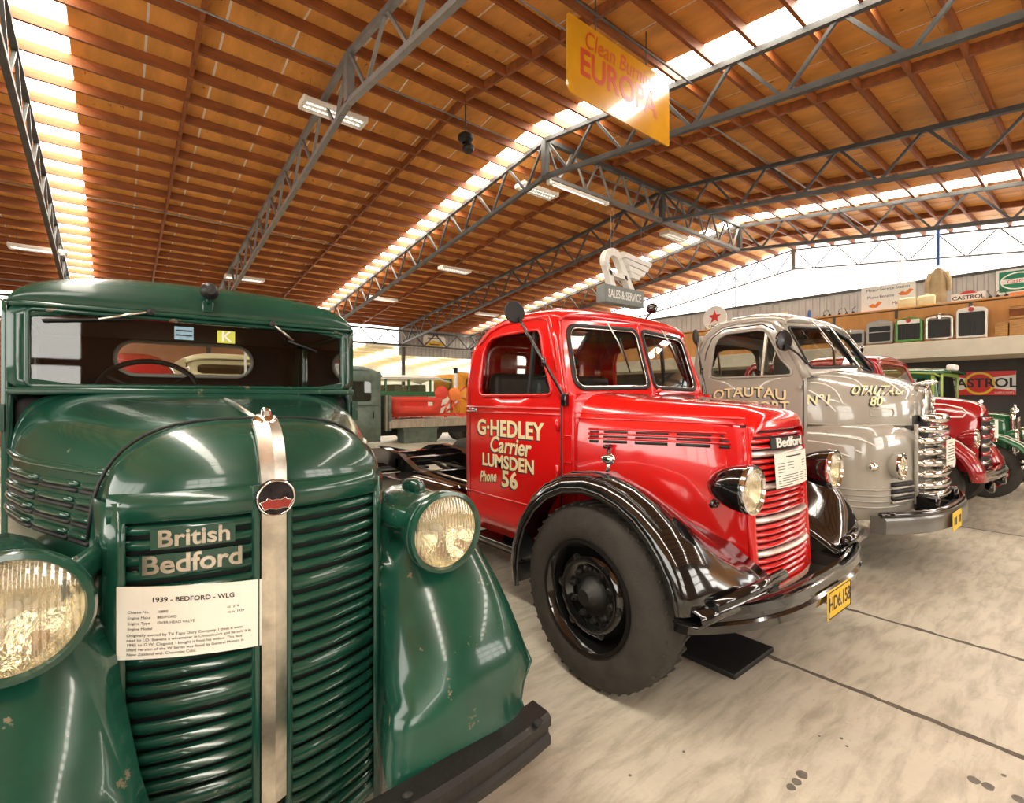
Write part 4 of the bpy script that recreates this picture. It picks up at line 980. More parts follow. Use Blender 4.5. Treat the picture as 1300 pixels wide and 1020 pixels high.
# cab
XS = .905
def tum2(z): return .13*max(0, (z-1.55)/.6)**1.3
def side2(s): return lambda a, b: (XC+s*(XS-tum2(b)), a, b)
outer = [(1.66, .48), (2.60, .48), (2.68, .60), (2.69, 1.6), (2.67, 1.85), (2.60, 2.02), (2.48, 2.11), (2.30, 2.14), (2.02, 2.135), (1.90, 2.06), (1.80, 1.86), (1.68, 1.66), (1.65, 1.56)]
hole = [(1.79, 1.605), (2.44, 1.60), (2.50, 1.62), (2.51, 1.68), (2.50, 1.92), (2.46, 1.995), (2.38, 2.03), (2.10, 2.035), (2.03, 2.02), (1.98, 1.96), (1.87, 1.76), (1.775, 1.655), (1.77, 1.62)]
for s in (-1, 1):
    d = ringpanel('door', outer, hole, side2(s), YP, T, thick=.03, N=100, mid=6)
    tube('window_surround', [Vector(side2(s)(a, b))+Vector((s*.016, 0, 0)) for a, b in hole], .012, YP, d, 8, True)
    tube('door_gap', [Vector(side2(s)(a, b))+Vector((s*.0155, 0, 0)) for a, b in ((2.58, .6), (2.585, 1.5), (2.575, 1.85), (2.53, 2.0), (2.42, 2.075), (2.06, 2.085), (1.95, 2.02))], .006, 'black_matt', d, 6)
    tube('door_gap', [Vector(side2(s)(a, b))+Vector((s*.0155, 0, 0)) for a, b in ((1.675, .55), (1.675, 1.1), (1.675, 1.56))], .006, 'black_matt', d, 6)
    glass_loop('door_glass', hole, lambda a, b: (XC+s*(XS-tum2(b)-.012), a, b), 'glass', d)
    bar('quarter_bar', (XC+s*(XS-tum2(1.6)-.002), 2.02, 1.605), (XC+s*(XS-tum2(2.02)-.002), 2.02, 2.02), .022, .022, 'chrome_worn', d)
    tube('drip_rail', [Vector(side2(s)(a, b))+Vector((s*.018, 0, 0)) for a, b in ((1.76, 1.74), (1.87, 1.96), (1.96, 2.085), (2.06, 2.118), (2.3, 2.12), (2.46, 2.09), (2.58, 2.0), (2.64, 1.85))], .012, YP, T, 8)
    lathe('door_knob', (XC+s*(XS+.015), 1.70, 1.505), (s, 0, 0), [(0, .02), (.015, .018), (.03, .022), (.036, .001)], YP, d, 12)
    mr = tube('mirror_arm', [(XC+s*.88, 1.66, 1.70), (XC+s*.96, 1.70, 1.78), (XC+s*1.0, 1.78, 1.86)], .009, 'black_matt', T, 8)
    lathe('mirror_head', (XC+s*1.0, 1.79, 1.90), (.3*s, -.95, 0), [(0, .001), (.002, .085), (-.004, .092), (-.02, .086), (-.04, .05), (-.046, .001)], 'black_gloss', mr, 20)
    tube('front_pillar', [(XC+s*.90, 1.66, 1.58), (XC+s*.885, 1.70, 1.66), (XC+s*.862, 1.77, 1.80), (XC+s*.825, 1.87, 1.98), (XC+s*.79, 1.95, 2.08)], .034, YP, T, 12)
def gsec(y, zt_, zb_, w_, p=2.7): return arch(y, XC, w_, zb_, zt_, p, 36)
loft('roof', [gsec(1.96, 2.085, 2.07, .78, 4), gsec(1.865, 2.115, 2.06, .79, 3.4), gsec(1.86, 2.15, 2.065, .795, 3.0), gsec(1.90, 2.185, 2.08, .80, 2.8), gsec(2.0, 2.215, 2.10, .80), gsec(2.2, 2.24, 2.11, .80), gsec(2.4, 2.235, 2.10, .80), gsec(2.55, 2.19, 2.06, .81), gsec(2.65, 2.10, 1.96, .825), gsec(2.69, 1.98, 1.82, .85, 3), gsec(2.70, 1.82, 1.6, .885, 4)], YP, T, cap1=True)
def gwf(a, b): u = abs(a-XC)/.9; return (a, 1.535+.13*u+.60*(b-1.66), b)
for s in (-1, 1):
    def lim(pts): return [(XC+s*a, b) for a, b in pts]
    out = lim([(.0, 1.64), (.90, 1.60), (.875, 1.72), (.79, 2.09), (.0, 2.11)])
    hol = lim([(.025, 1.70), (.80, 1.665), (.835, 1.675), (.84, 1.70), (.80, 1.88), (.765, 2.02), (.73, 2.04), (.03, 2.075)])
    ringpanel('screen_surround', out, hol, gwf, YP, T, thick=.02, N=72, mid=3)
    tube('screen_rubber', [Vector(gwf(a, b))+Vector((0, -.010, .004)) for a, b in hol], .013, 'black_matt', T, 8, True)
    glass_loop('windscreen', hol, gwf, 'glass', T)
    x0 = XC-.38 if s < 0 else XC+.38
    wa = tube('wiper_arm', [(x0, 1.80, 2.12), (x0+.01, 1.765, 2.08), (x0+.06, 1.66, 1.90)], .006, 'chrome', T, 6)
    tube('wiper_blade', [(x0+.015, 1.74, 2.01), (x0+.085, 1.625, 1.82)], .006, 'chrome', wa, 6)
tube('screen_pillar', [Vector(gwf(XC, b))+Vector((0, -.012, 0)) for b in (1.66, 1.85, 2.1)], .016, 'chrome', T, 8)
loft('cowl', [arch(1.69, XC, .905, .6, 1.665, 9, 36), arch(1.72, XC, .907, .6, 1.668, 10, 36)], YP, T, cap0=True, autosm=40)
RB = rrect(XC-.55, XC+.55, 1.65, 1.98, .08)
ringpanel('cab_back', [(XC-.90, .5), (XC+.90, .5), (XC+.88, 1.7), (XC+.80, 2.05), (XC-.80, 2.05), (XC-.88, 1.7)], RB, lambda a, b: (a, 2.69, b), YP, T, thick=.02, N=72)
glass_loop('rear_window', RB, lambda a, b: (a, 2.69, b), 'glass', T)
box('headliner', XC-.74, XC+.74, 1.98, 2.60, 2.075, 2.08, 'cab_dark', T)
box('dashboard', XC-.82, XC+.82, 1.74, 1.92, 1.30, 1.58, 'cab_dark', T, bevel=.03)
box('cab_floor', XC-.88, XC+.88, 1.75, 2.66, .66, .70, 'cab_dark', T)
for s in (-1, 1):
    box('seat_cushion', XC+s*.40-.36, XC+s*.40+.36, 2.10, 2.55, 1.02, 1.18, 'seat_leather', T, bevel=.05, seg=3)
    box('seat_back', XC+s*.40-.35, XC+s*.40+.35, 2.50, 2.62, 1.14, 1.60, 'seat_leather', T, bevel=.05, seg=3)
    wheel(T, (XC+s*.90, 1.95, .43), .43, .22, s, tread=False) if 0 else None
    lathe('wheel', (XC+s*.86, 2.05, .44), (s, 0, 0), [(-.22, .22), (-.22, .40), (-.18, .44), (-.04, .44), (0, .40), (0, .24), (-.03, .22), (-.03, .001)], 'rubber', T, 32)
    lathe('wheel', (XC+s*.86, 5.0, .44), (s, 0, 0), [(-.22, .22), (-.22, .40), (-.18, .44), (-.04, .44), (0, .40), (0, .24), (-.03, .22), (-.03, .001)], 'rubber', T, 32)
    box('chassis_rail', XC+s*.40-.04, XC+s*.40+.04, 1.5, 6.3, .56, .72, 'black_worn', T)
for k in range(8): box('deck_board', XC-1.0+.25*k, XC-1.0+.25*k+.24, 2.85, 6.4, .98, 1.02, 'wood_grey', T, bevel=.004, seg=1)
for y_ in (3.0, 4.0, 5.0, 6.0): box('deck_bearer', XC-.98, XC+.98, y_, y_+.08, .73, .975, 'wood_grey', T)
steering(T, (XC-.40, 2.10, 1.58), .21, (0, -.45, .89))
d0 = [o for o in T.children if o.name.startswith('door') and not o.name.startswith('door_')][0]
def gdoor(body, y0, z0, size, sx, arc=0):
    text('letter_shade', body, lambda a, b, t: (XC-XS-.0155-t, y0+.012-a, z0-.010+b-arc*a*a), size, 'ink', d0, .0004, sx=sx, bold=.003)
    text('lettering', body, lambda a, b, t: (XC-XS-.0165-t, y0-a, z0+b-arc*a*a), size, 'cream_paint', d0, .0006, sx=sx, bold=.002)
gdoor('OTAUTAU', 2.14, 1.465, .125, 1.12, .35)
gdoor('TRANSPORT', 2.14, 1.335, .12, 1.05)
def hoodpt(y, z):
    """near-side hood surface"""
    tab = ((1.085, .34), (1.12, .46), (1.19, .585), (1.30, .70), (1.42, .79), (1.55, .86), (1.66, .90))
    top = ((1.085, 1.455), (1.12, 1.51), (1.19, 1.555), (1.30, 1.60), (1.42, 1.635), (1.55, 1.66), (1.66, 1.672))
    pw = ((1.085, 2.7), (1.12, 2.8), (1.19, 2.9), (1.30, 3), (1.42, 3.2), (1.55, 3.6), (1.66, 4.6))
    def ip(t_): 
        for (a, b), (c_, d_) in zip(t_, t_[1:]):
            if a <= y <= c_: return b+(d_-b)*(y-a)/(c_-a)
        return t_[0][1] if y < t_[0][0] else t_[-1][1]
    w_, zt_, p = ip(tab), ip(top), ip(pw); v = min(.98, max(0, (z-1.19)/(zt_-1.19)))
    return XC-w_*(1-v**p)**(1/p)
def ghood(body, y0, z0, size, sx, slope=0):
    def f(off, dy, dz): return lambda a, b, t: (hoodpt(y0+dy-a, z0+dz+b+slope*a)-off-t, y0+dy-a, z0+dz+b+slope*a)
    text('letter_shade', body, f(.004, .010, -.010), size, 'ink', hood, .0004, sx=sx, bold=.003)
    text('lettering', body, f(.006, 0, 0), size, 'cream_paint', hood, .0006, sx=sx, bold=.002)
ghood('N°1', 1.575, 1.395, .115, .85)
ghood('OTAUTAU', 1.26, 1.475, .105, .52)
ghood('80', 1.245, 1.385, .105, .62)
def hoodline(pts): tube('scroll_line', [(hoodpt(y, z)-.003, y, z) for y, z in pts], .006, 'white_paint', hood, 5)
def bez(p0, p1, p2, n=12): return [((1-t)**2*p0[0]+2*t*(1-t)*p1[0]+t*t*p2[0], (1-t)**2*p0[1]+2*t*(1-t)*p1[1]+t*t*p2[1]) for t in [i/n for i in range(n+1)]]
hoodline(bez((1.65, 1.60), (1.40, 1.615), (1.34, 1.50))); hoodline(bez((1.65, 1.545), (1.48, 1.54), (1.43, 1.36))); hoodline(bez((1.65, 1.475), (1.57, 1.44), (1.47, 1.30)))
hoodline(bez((1.42, 1.61), (1.20, 1.57), (1.13, 1.44)))
def bodyline(pts):
    out = []
    for x, z in pts:     # x = distance along plan in y; find plan x
        pl2 = gplan(z, .0 if z < 1.0 else .025)[:12]; yy = x; bx = pl2[0][0]
        for (a, b, _), (c_, d_, _) in zip(pl2, pl2[1:]):
            if d_ <= yy <= b: bx = a+(c_-a)*(b-yy)/(b-d_+1e-9)
        out.append((bx-.004, yy-.003, z))
    tube('scroll_line', out, .006, 'white_paint', body, 5)
bodyline(bez((1.64, 1.06), (1.40, 1.05), (1.27, .99))); bodyline(bez((1.64, 1.02), (1.45, 1.01), (1.34, .95))); bodyline(bez((1.50, 1.11), (1.26, 1.12), (1.20, 1.03)))

# ================================================================== MAROON TRUCK
XC = 7.95
T = thing('vintage_truck', 'dark red vintage truck with cream side stripe, parked beyond the pale grey truck', 'truck', (XC, 2.2, 0))
MP = 'paint_maroon'
bw = lambda u, v: .05*abs(u)**2
hood = loft('hood', [arch(.985, XC, .22, .55, 1.20, 4, 28, bw), arch(.99, XC, .27, .55, 1.27, 3.4, 28, bw), arch(1.03, XC, .31, .55, 1.33, 3, 28, bw), arch(1.12, XC, .36, .55, 1.375, 2.9, 28), arch(1.3, XC, .44, .6, 1.41, 3, 28), arch(1.6, XC, .56, .7, 1.44, 3.4, 28), arch(1.75, XC, .62, .7, 1.45, 4, 28)], MP, T, cap0=True)
for s in (-1, 1):
    loop = [(1.70, 1.36), (1.30, 1.33), (1.16, 1.29), (1.12, 1.24), (1.15, 1.19), (1.3, 1.185), (1.70, 1.20)]
    def hx(y): 
        tab = ((1.03, .31), (1.12, .36), (1.3, .44), (1.6, .56), (1.75, .62))
        for (a, b), (c_, d_) in zip(tab, tab[1:]):
            if a <= y <= c_: return b+(d_-b)*(y-a)/(c_-a)
        return .3
    tube('cream_stripe', [(XC+s*(hx(y)*(1-.35*max(0, (z-1.15)/.27)**3)+.006), y, z) for y, z in loop], .010, 'white_paint', hood, 6)
    rows = []
    for an in (-5, 15, 40, 65, 90, 110, 128, 145, 160, 175):
        a = math.radians(an); r_ = .52
        rows.append([(XC+s*off, 1.50+r0*math.cos(a)*1.05, .46+r0*math.sin(a)*(1.0)) for off, r0 in ((.86, .47), (.865, .51), (.82, .555), (.70, .575), (.55, .56), (.40, .50))])
    loft('front_fender', rows, MP, T, solid=.008)
    tube('cream_line', [(x, y-.004, z+.005) for x, y, z in [r[3] for r in rows[3:8]]], .008, 'white_paint', T, 6)
    headlight(T, (XC+s*.62, 1.0, .96), .10, MP, 'chrome', .16, 1.6)
    tube('lamp_arm', [(XC+s*.60, 1.1, .94), (XC+s*.5, 1.16, .92), (XC+s*.36, 1.18, .92)], .035, 'chrome', T, 8)
    lathe('wheel', (XC+s*.84, 1.50, .42), (s, 0, 0), [(-.2, .2), (-.2, .38), (-.16, .42), (-.04, .42), (0, .38), (0, .22), (-.03, .2), (-.03, .001)], 'rubber', T, 32)
    lathe('wheel', (XC+s*.84, 4.6, .42), (s, 0, 0), [(-.2, .2), (-.2, .38), (-.16, .42), (-.04, .42), (0, .38), (0, .22), (-.03, .2), (-.03, .001)], 'rubber', T, 32)
    ringpanel('door', [(1.75, .55), (2.85, .55), (2.85, 1.86), (1.9, 1.86), (1.75, 1.45)], rrect(1.95, 2.7, 1.47, 1.8, .06), lambda a, b: (XC+s*(.68-.06*max(0, b-1.45)), a, b), MP, T, thick=.03)
    glass_loop('door_glass', rrect(1.95, 2.7, 1.47, 1.8, .06), lambda a, b: (XC+s*.655, a, b), 'glass', T)
    box('chassis_rail', XC+s*.36-.03, XC+s*.36+.03, 1.2, 5.6, .52, .64, 'black_worn', T)
loft('roof', [arch(y, XC, .66, 1.82, zt_, 2.8, 24) for y, zt_ in ((1.92, 1.85), (1.88, 1.90), (1.95, 1.95), (2.2, 1.98), (2.6, 1.97), (2.8, 1.92), (2.86, 1.84))], MP, T, cap1=True)
ringpanel('screen_surround', [(XC-.67, 1.42), (XC+.67, 1.42), (XC+.64, 1.88), (XC-.64, 1.88)], rrect(XC-.58, XC+.58, 1.49, 1.82, .05), lambda a, b: (a, 1.74+.38*(b-1.42), b), MP, T)
glass_loop('windscreen', rrect(XC-.58, XC+.58, 1.49, 1.82, .05), lambda a, b: (a, 1.74+.38*(b-1.42), b), 'glass', T)
box('cab_back', XC-.66, XC+.66, 2.83, 2.85, .55, 1.86, MP, T)
gr = loft('grille', [[(XC+.24*u, .975+.04*u*u, z) for u in [-1+2*i/10 for i in range(11)]] for z in (.62, 1.2)], 'black_matt', T)
for k in range(6):
    slat('chrome_bar', lambda x, zz: .968+.04*((x-XC)/.24)**2, XC-.23, XC+.23, .66+.10*k, .05, .02, MP if k % 2 else 'chrome', gr, 10)
tag(box('information_card', XC-.02, XC+.2, .925, .929, .95, 1.15, 'white_card', None), 'white card on the front of the dark red truck', 'sign')
lathe('bonnet_mascot', (XC, 1.06, 1.335), (0, -.4, 1), [(0, .03), (.03, .026), (.05, .015), (.065, .001)], 'chrome', T, 12)
rows = []
for i in range(15):
    u = -1+2*i/14; y = .87+.12*abs(u)**3; x = XC+.86*u
    rows.append([(x, y, .50), (x, y-.012, .51), (x, y-.014, .60), (x, y, .61), (x, y+.05, .61), (x, y+.05, .50)])
loft('bumper', rows, 'black_gloss', T, closed_u=True, cap0=True, cap1=True, autosm=35)
tube('bumper_trim', [(XC+.86*(-1+2*i/14), .855+.12*abs(-1+2*i/14)**3, .555) for i in range(15)], .012, 'chrome', T, 8)
for s in (-1, 1):
    lathe('fog_lamp', (XC+s*.42, .90, .42), (0, -1, 0), [(.02, .001), (.018, .05), (0, .062), (-.02, .06), (-.06, .03), (-.065, .001)], 'black_gloss', T, 18)
    box('bumper_iron', XC+s*.42-.02, XC+s*.42+.02, .90, 1.35, .48, .53, 'black_worn', T)
for k in range(6): box('deck_board', XC-.9+.30*k, XC-.9+.30*k+.29, 3.0, 5.7, .96, 1.0, 'wood_grey', T, bevel=.004, seg=1)
for y_ in (3.1, 4.2, 5.4): box('deck_bearer', XC-.88, XC+.88, y_, y_+.08, .65, .955, 'wood_grey', T)

# ================================================================== GREEN VINTAGE CAR
XC = 10.25
T = thing('vintage_car', 'dark green vintage saloon car with lime pillars and nickel radiator', 'car', (XC, 2.2, 0))
DG = 'paint_dkgreen'
hood = loft('hood', [arch(1.0, XC, .27, .62, 1.17, 5, 24), arch(1.2, XC, .29, .62, 1.185, 4.6, 24), arch(1.72, XC, .38, .62, 1.22, 4.4, 24)], DG, T, cap0=True)
for s in (-1, 1):
    for k in range(9): bar('louvre', (XC+s*(.30+.01*k), 1.20+.05*k, .80), (XC+s*(.30+.01*k), 1.20+.05*k, 1.02), .012, .012, DG, hood)
    rows = []
    for an in (-8, 15, 40, 65, 90, 112, 132, 150, 166):
        a = math.radians(an)
        rows.append([(XC+s*off, 1.22+r0*math.cos(a)*1.08, .40+r0*math.sin(a)) for off, r0 in ((.80, .44), (.805, .47), (.76, .50), (.66, .512), (.54, .505), (.46, .49))])
    f = loft('front_fender', rows, DG, T, solid=.008)
    for q in (2, 4): tube('white_line', [(x, y-.003, z+.004) for x, y, z in [r[q] for r in rows[2:8]]], .007, 'white_paint', f, 6)
    headlight(T, (XC+s*.42, .93, .86), .10, DG, 'chrome', .13, 1.5)
    tube('lamp_bar', [(XC+s*.42, .99, .80), (XC+s*.30, 1.02, .78)], .015, 'chrome', T, 8)
    for yy in (1.22, 3.55):
        w_ = lathe('wheel', (XC+s*.74, yy, .38), (s, 0, 0), [(-.13, .25), (-.13, .34), (-.10, .38), (-.03, .38), (0, .34), (0, .27), (-.02, .25)], 'rubber', T, 32)
        lathe('wheel_rim', (XC+s*.74, yy, .38), (s, 0, 0), [(-.01, .265), (-.03, .24), (-.05, .24)], MP, w_, 32)
        for k in range(12):
            a = 2*PI*k/12; bar('spoke', (XC+s*.70, yy+.05*math.cos(a), .38+.05*math.sin(a)), (XC+s*.70, yy+.25*math.cos(a), .38+.25*math.sin(a)), .02, .02, MP, w_)
        lathe('hub', (XC+s*.70, yy, .38), (s, 0, 0), [(0, .06), (.05, .05), (.06, .001)], 'chrome', w_, 16)
    ringpanel('body_side', [(1.72, .55), (3.7, .55), (3.75, 1.4), (3.6, 1.82), (1.78, 1.82), (1.72, 1.22)], rrect(1.86, 2.55, 1.27, 1.70, .05), lambda a, b: (XC+s*(.62-.05*max(0, b-1.2)), a, b), DG, T, thick=.03, N=80)
    glass_loop('side_glass', rrect(1.86, 2.55, 1.27, 1.70, .05), lambda a, b: (XC+s*.60, a, b), 'glass_dark', T)
    for yy in (1.80, 2.20, 2.60): bar('lime_pillar', (XC+s*.64, yy, 1.24), (XC+s*.625, yy, 1.74), .035, .035, 'paint_lime', T)
    tube('lime_drip_rail', [(XC+s*.625, y, z) for y, z in ((1.72, 1.72), (1.78, 1.765), (2.2, 1.80), (3.0, 1.80))], .016, 'paint_lime', T, 8)
    bar('running_board', (XC+s*.66, 1.65, .40), (XC+s*.66, 3.1, .40), .26, .04, 'black_matt', T)
loft('roof', [arch(y, XC, .615, 1.77, zt_, 3, 24) for y, zt_ in ((1.64, 1.79), (1.60, 1.82), (1.72, 1.855), (2.1, 1.885), (2.8, 1.895), (3.4, 1.87), (3.65, 1.80))], DG, T, cap1=True)
box('sun_visor', XC-.58, XC-.30, 1.55, 1.66, 1.81, 1.90, 'white_paint', T, bevel=.03, seg=3)
ringpanel('screen_surround', [(XC-.60, 1.2), (XC+.60, 1.2), (XC+.59, 1.80), (XC-.59, 1.80)], rrect(XC-.52, XC+.52, 1.30, 1.73, .03), lambda a, b: (a, 1.71, b), 'paint_lime', T, thick=.03)
glass_loop('windscreen', rrect(XC-.52, XC+.52, 1.30, 1.73, .03), lambda a, b: (a, 1.71, b), 'glass', T)
box('body_back', XC-.60, XC+.60, 3.68, 3.72, .55, 1.80, DG, T)
rd = ringpanel('radiator_shell', rrect(XC-.29, XC+.29, .55, 1.20, .06), rrect(XC-.24, XC+.24, .60, 1.12, .04), lambda a, b: (a, .985, b), 'chrome', T, thick=.06)
box('radiator_core', XC-.25, XC+.25, .98, 1.0, .58, 1.13, 'black_matt', rd)
lathe('radiator_cap', (XC, .99, 1.20), (0, 0, 1), [(0, .05), (.03, .05), (.05, .035), (.06, .02), (.10, .018), (.12, .001)], 'chrome', rd, 14)
tube('bumper', [(XC-.80, .84, .47), (XC-.4, .78, .47), (XC, .77, .47), (XC+.4, .78, .47), (XC+.80, .84, .47)], .028, 'chrome', T, 8)
tube('bumper', [(XC-.80, .84, .55), (XC-.4, .78, .55), (XC, .77, .55), (XC+.4, .78, .55), (XC+.80, .84, .55)], .028, 'chrome', T, 8)
for s in (-1, 1): box('dumb_iron', XC+s*.33-.025, XC+s*.33+.025, .79, 1.25, .44, .50, 'black_worn', T)
box('chassis', XC-.36, XC+.36, 1.1, 3.7, .42, .54, 'black_worn', T)
pl = box('number_plate', XC-.62, XC-.40, .745, .752, .40, .55, 'white_paint', T)
# ================================================================== MEZZANINE AT THE GABLE END
MX = 12.9
o = box('trim_2', MX, XR-.1, YF+.1, 12.5, 2.21, 2.545, 'wall_cream', None, bevel=.01); tag(o, 'cream mezzanine floor with deep fascia along the gable end', kind='structure')
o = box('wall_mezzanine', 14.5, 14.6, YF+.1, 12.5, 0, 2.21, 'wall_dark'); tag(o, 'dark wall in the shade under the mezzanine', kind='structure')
bal = box('wall_balustrade', 13.33, 13.36, YF+.1, 12.5, 2.545, 3.31, 'steel', None); tag(bal, 'orange plywood balustrade wall on the mezzanine', kind='structure')
ys = [YF+.1+1.2*k for k in range(17)]
for k in range(len(ys)-1):
    box('plywood_panel', 13.30, 13.33, ys[k]+.004, min(ys[k+1], 12.5)-.004, 2.55, 3.29, 'wood_orange', bal)
for y in ys[1::1]: box('batten', 13.275, 13.30, y-.025, y+.025, 3.12, 3.335, 'steel', bal)
box('top_rail', 13.26, 13.38, YF+.1, 12.5, 3.31, 3.345, 'wood_orange', bal, bevel=.006)
for k in range(7): bar('post', (13.0, 12.2-3.0*k, 0), (13.0, 12.2-3.0*k, 2.21), .12, .12, 'steel', bal) if k in (0,) else None
# radiators on the ledge
mat('rad_core', (.035, .034, .032), .6, var=.3, vscale=40, stretch=(1, 20, 1))
mat('grey_paint', (.42, .40, .36), .45, var=.08); mat('green_shell', (.10, .32, .07), .35, coat=.5, var=.08); mat('red_badge', (.5, .04, .03), .4, var=.1)
def radiator(y0, y1, z1, shell, label, top=.05, badge=None, mid=False, side=.035, foot='wood_box', topm=None):
    z0 = 2.575; t = thing('radiator', label, 'radiator', (13.08, (y0+y1)/2, 2.545), 'radiators on the mezzanine ledge')
    w_ = y1-y0; yc = (y0+y1)/2
    outer = [(y0, z0), (y1, z0), (y1, z1-top), (y1-.03, z1-top*.35), (yc+w_*.2, z1-top*.05), (yc, z1), (yc-w_*.2, z1-top*.05), (y0+.03, z1-top*.35), (y0, z1-top)]
    hole = rrect(y0+side, y1-side, z0+side*1.3, z1-top-side*1.2, .02, 3)
    ringpanel('shell', outer, hole, lambda a, b: (13.05, a, b), shell, t, thick=.14, N=72)
    co = box('core', 13.03, 13.10, y0+side*.8, y1-side*.8, z0+.02, z1-top-.03, 'rad_core', t)
    n = int(w_/.035)
    for k in range(n): box('core_fin', 13.022, 13.03, y0+side+ (w_-2*side)*k/n, y0+side+(w_-2*side)*k/n+.006, z0+side*1.3, z1-top-side*1.2, 'rad_core', co)
    if topm: box('header', 12.974, 12.980, y0+side*1.1, y1-side*1.1, z1-top-side*1.3, z1-top*.5, topm, t, bevel=.01)
    if badge: lathe('badge', (12.978, yc, z1-top*.75), (-1, 0, 0), [(0, .045), (.01, .04), (.014, .001)], badge, t, 12)
    if mid: box('cross_bar', 12.985, 13.02, y0+side, y1-side, (z0+z1)/2-.01, (z0+z1)/2+.01, 'grey_paint', t)
    lathe('filler_cap', (13.06, yc, z1-.005), (0, 0, 1), [(0, .03), (.025, .03), (.03, .02), (.031, .001)], shell, t, 12)
    for yy in (y0+.06, y1-.06): box('block', 13.0, 13.16, yy-.04, yy+.04, 2.546, 2.574, foot, t)
radiator(3.62, 4.17, 2.93, 'grey_paint', 'small grey radiator on the ledge at the windscreen of the grey truck', badge='chrome')
radiator(3.10, 3.57, 3.08, 'grey_paint', 'grey radiator with a bar across its core', top=.09, mid=True)
radiator(2.60, 3.05, 3.075, 'green_shell', 'green radiator with a white header and red badge', top=.08, badge='red_badge', topm='white_paint')
radiator(2.12, 2.55, 3.09, 'chrome_worn', 'dull silver radiator with a dark core on the ledge', top=.07, badge='chrome')
radiator(1.63, 2.07, 3.165, 'white_paint', 'tall white rimmed radiator next to the wooden boxes', top=.06, badge='red_badge', side=.025)
radiator(7.05, 7.55, 3.0, 'grey_paint', 'grey radiator showing between the red and grey truck cabs', top=.06)
radiator(6.25, 6.75, 2.98, 'white_paint', 'pale radiator showing behind the grey truck cab', top=.06)
for (y0, y1, z0, z1, l) in ((1.345, 1.525, 2.547, 2.815, 'small wooden crate on the ledge nearest the white rimmed radiator'), (1.10, 1.325, 2.547, 2.86, 'larger wooden crate carrying another box on the ledge'), (1.13, 1.325, 2.862, 3.10, 'dark wooden box stacked on top of a crate'), (.82, 1.08, 2.547, 3.06, 'tall wooden crate at the end of the row on the ledge')):
    t = thing('wooden_crate', l, 'crate', (13.1, (y0+y1)/2, z0), 'wooden crates on the ledge')
    box('crate_body', 13.0, 13.2, y0, y1, z0, z1, 'wood_box' if 'dark' not in l else 'purlin', t, bevel=.004)
    for z in (z0+.03, z1-.03): box('slat', 12.99, 13.0, y0, y1, z-.02, z+.02, 'wood_box', t)
# signs standing along the balustrade
def sign_x(name, label, y0, y1, z0, z1, x, m, cat='sign', th=.02, r=.01):
    o = mobj(name, *prismg(rrect(y0, y1, z0, z1, r, 4), lambda a, b: (x, a, b), lambda a, b: (x+th, a, b)), m); return tag(o, label, cat)
def sx_text(parent, body, yc, zc, x, size, m, sx=1, bold=0, shear=0, space=1):
    return text('lettering', body, lambda a, b, t: (x-.001-t, yc-a, zc+b), size, m, parent, .001, bold=bold, sx=sx, shear=shear, space=space)
mat('sign_green', (.0, .22, .10), .4, var=.05); mat('sign_red', (.62, .03, .02), .4, var=.08); mat('sign_yellow', (.80, .50, .03), .4, var=.1); mat('sign_orange', (.75, .20, .03), .4, var=.1); mat('sign_blue', (.05, .10, .35), .4, var=.1)
s_ = sign_x('hanging_sign', 'white hand-painted Motor Service Station board above the balustrade', 2.80, 3.79, 3.37, 3.92, 13.42, 'white_paint')
sx_text(s_, 'Motor·Service·Station', 3.29, 3.83, 13.42, .092, 'ink', .98); sx_text(s_, 'Plume·Benzine', 3.42, 3.67, 13.42, .09, 'ink', .95); sx_text(s_, 'Mobiloil', 3.05, 3.49, 13.42, .10, 'ink', 1)
for (yc, zc, w_) in ((3.52, 3.48, .26), (2.97, 3.68, .28)):
    mobj('flying_emblem', *prismg([(-w_/2, 0), (-w_*.2, .05), (0, .02), (w_*.25, .09), (w_*.5, .06), (w_*.3, 0), (w_*.1, -.05), (-w_*.3, -.04)], lambda a, b: (13.418, yc-a, zc+b), lambda a, b: (13.4195, yc-a, zc+b)), 'sign_orange', s_)
s_ = sign_x('enamel_sign', 'green and white enamel oil sign with an oval', .95, 1.55, 3.40, 3.87, 13.42, 'white_paint')
mobj('green_field', *prismg(rrect(.99, 1.51, 3.44, 3.83, .01, 3), lambda a, b: (13.417, a, b), lambda a, b: (13.4195, a, b)), 'sign_green', s_)
ov = [(1.25+.235*math.cos(2*PI*k/32), 3.635+.155*math.sin(2*PI*k/32)) for k in range(32)]
tube('oval_ring', [(13.416, a, b) for a, b in ov], .012, 'white_paint', s_, 6, True)
mobj('oval_band', *prismg(rrect(1.03, 1.47, 3.59, 3.68, .01, 3), lambda a, b: (13.413, a, b), lambda a, b: (13.4165, a, b)), 'white_paint', s_)
sx_text(s_, 'Castrol', 1.25, 3.632, 13.413, .105, 'sign_red', 1, shear=.25)
s_ = sign_x('enamel_sign', 'small white oil sign with black lettering beside the hanging coat', 1.70, 2.22, 3.35, 3.52, 13.42, 'white_paint'); sx_text(s_, 'CASTROL', 1.96, 3.425, 13.42, .11, 'ink', 1.02, .002)
mobj('red_top', *prismg([(1.82, 3.50), (2.10, 3.50), (2.03, 3.55), (1.89, 3.55)], lambda a, b: (13.415, a, b), lambda a, b: (13.43, a, b)), 'sign_red', s_)
s_ = sign_x('enamel_sign', 'orange lettered strip sign lying on the balustrade rail', .7, 1.35, 3.347, 3.40, 13.30, 'sign_orange')
t = thing('round_sign', 'round white sign with a red star above the grey cab', 'sign', (13.42, 7.36, 3.347))
lathe('sign_disc', (13.42, 7.36, 3.66), (-1, 0, 0), [(-.02, .001), (-.02, .36), (.0, .36), (.0, .001)], 'white_paint', t, 40)
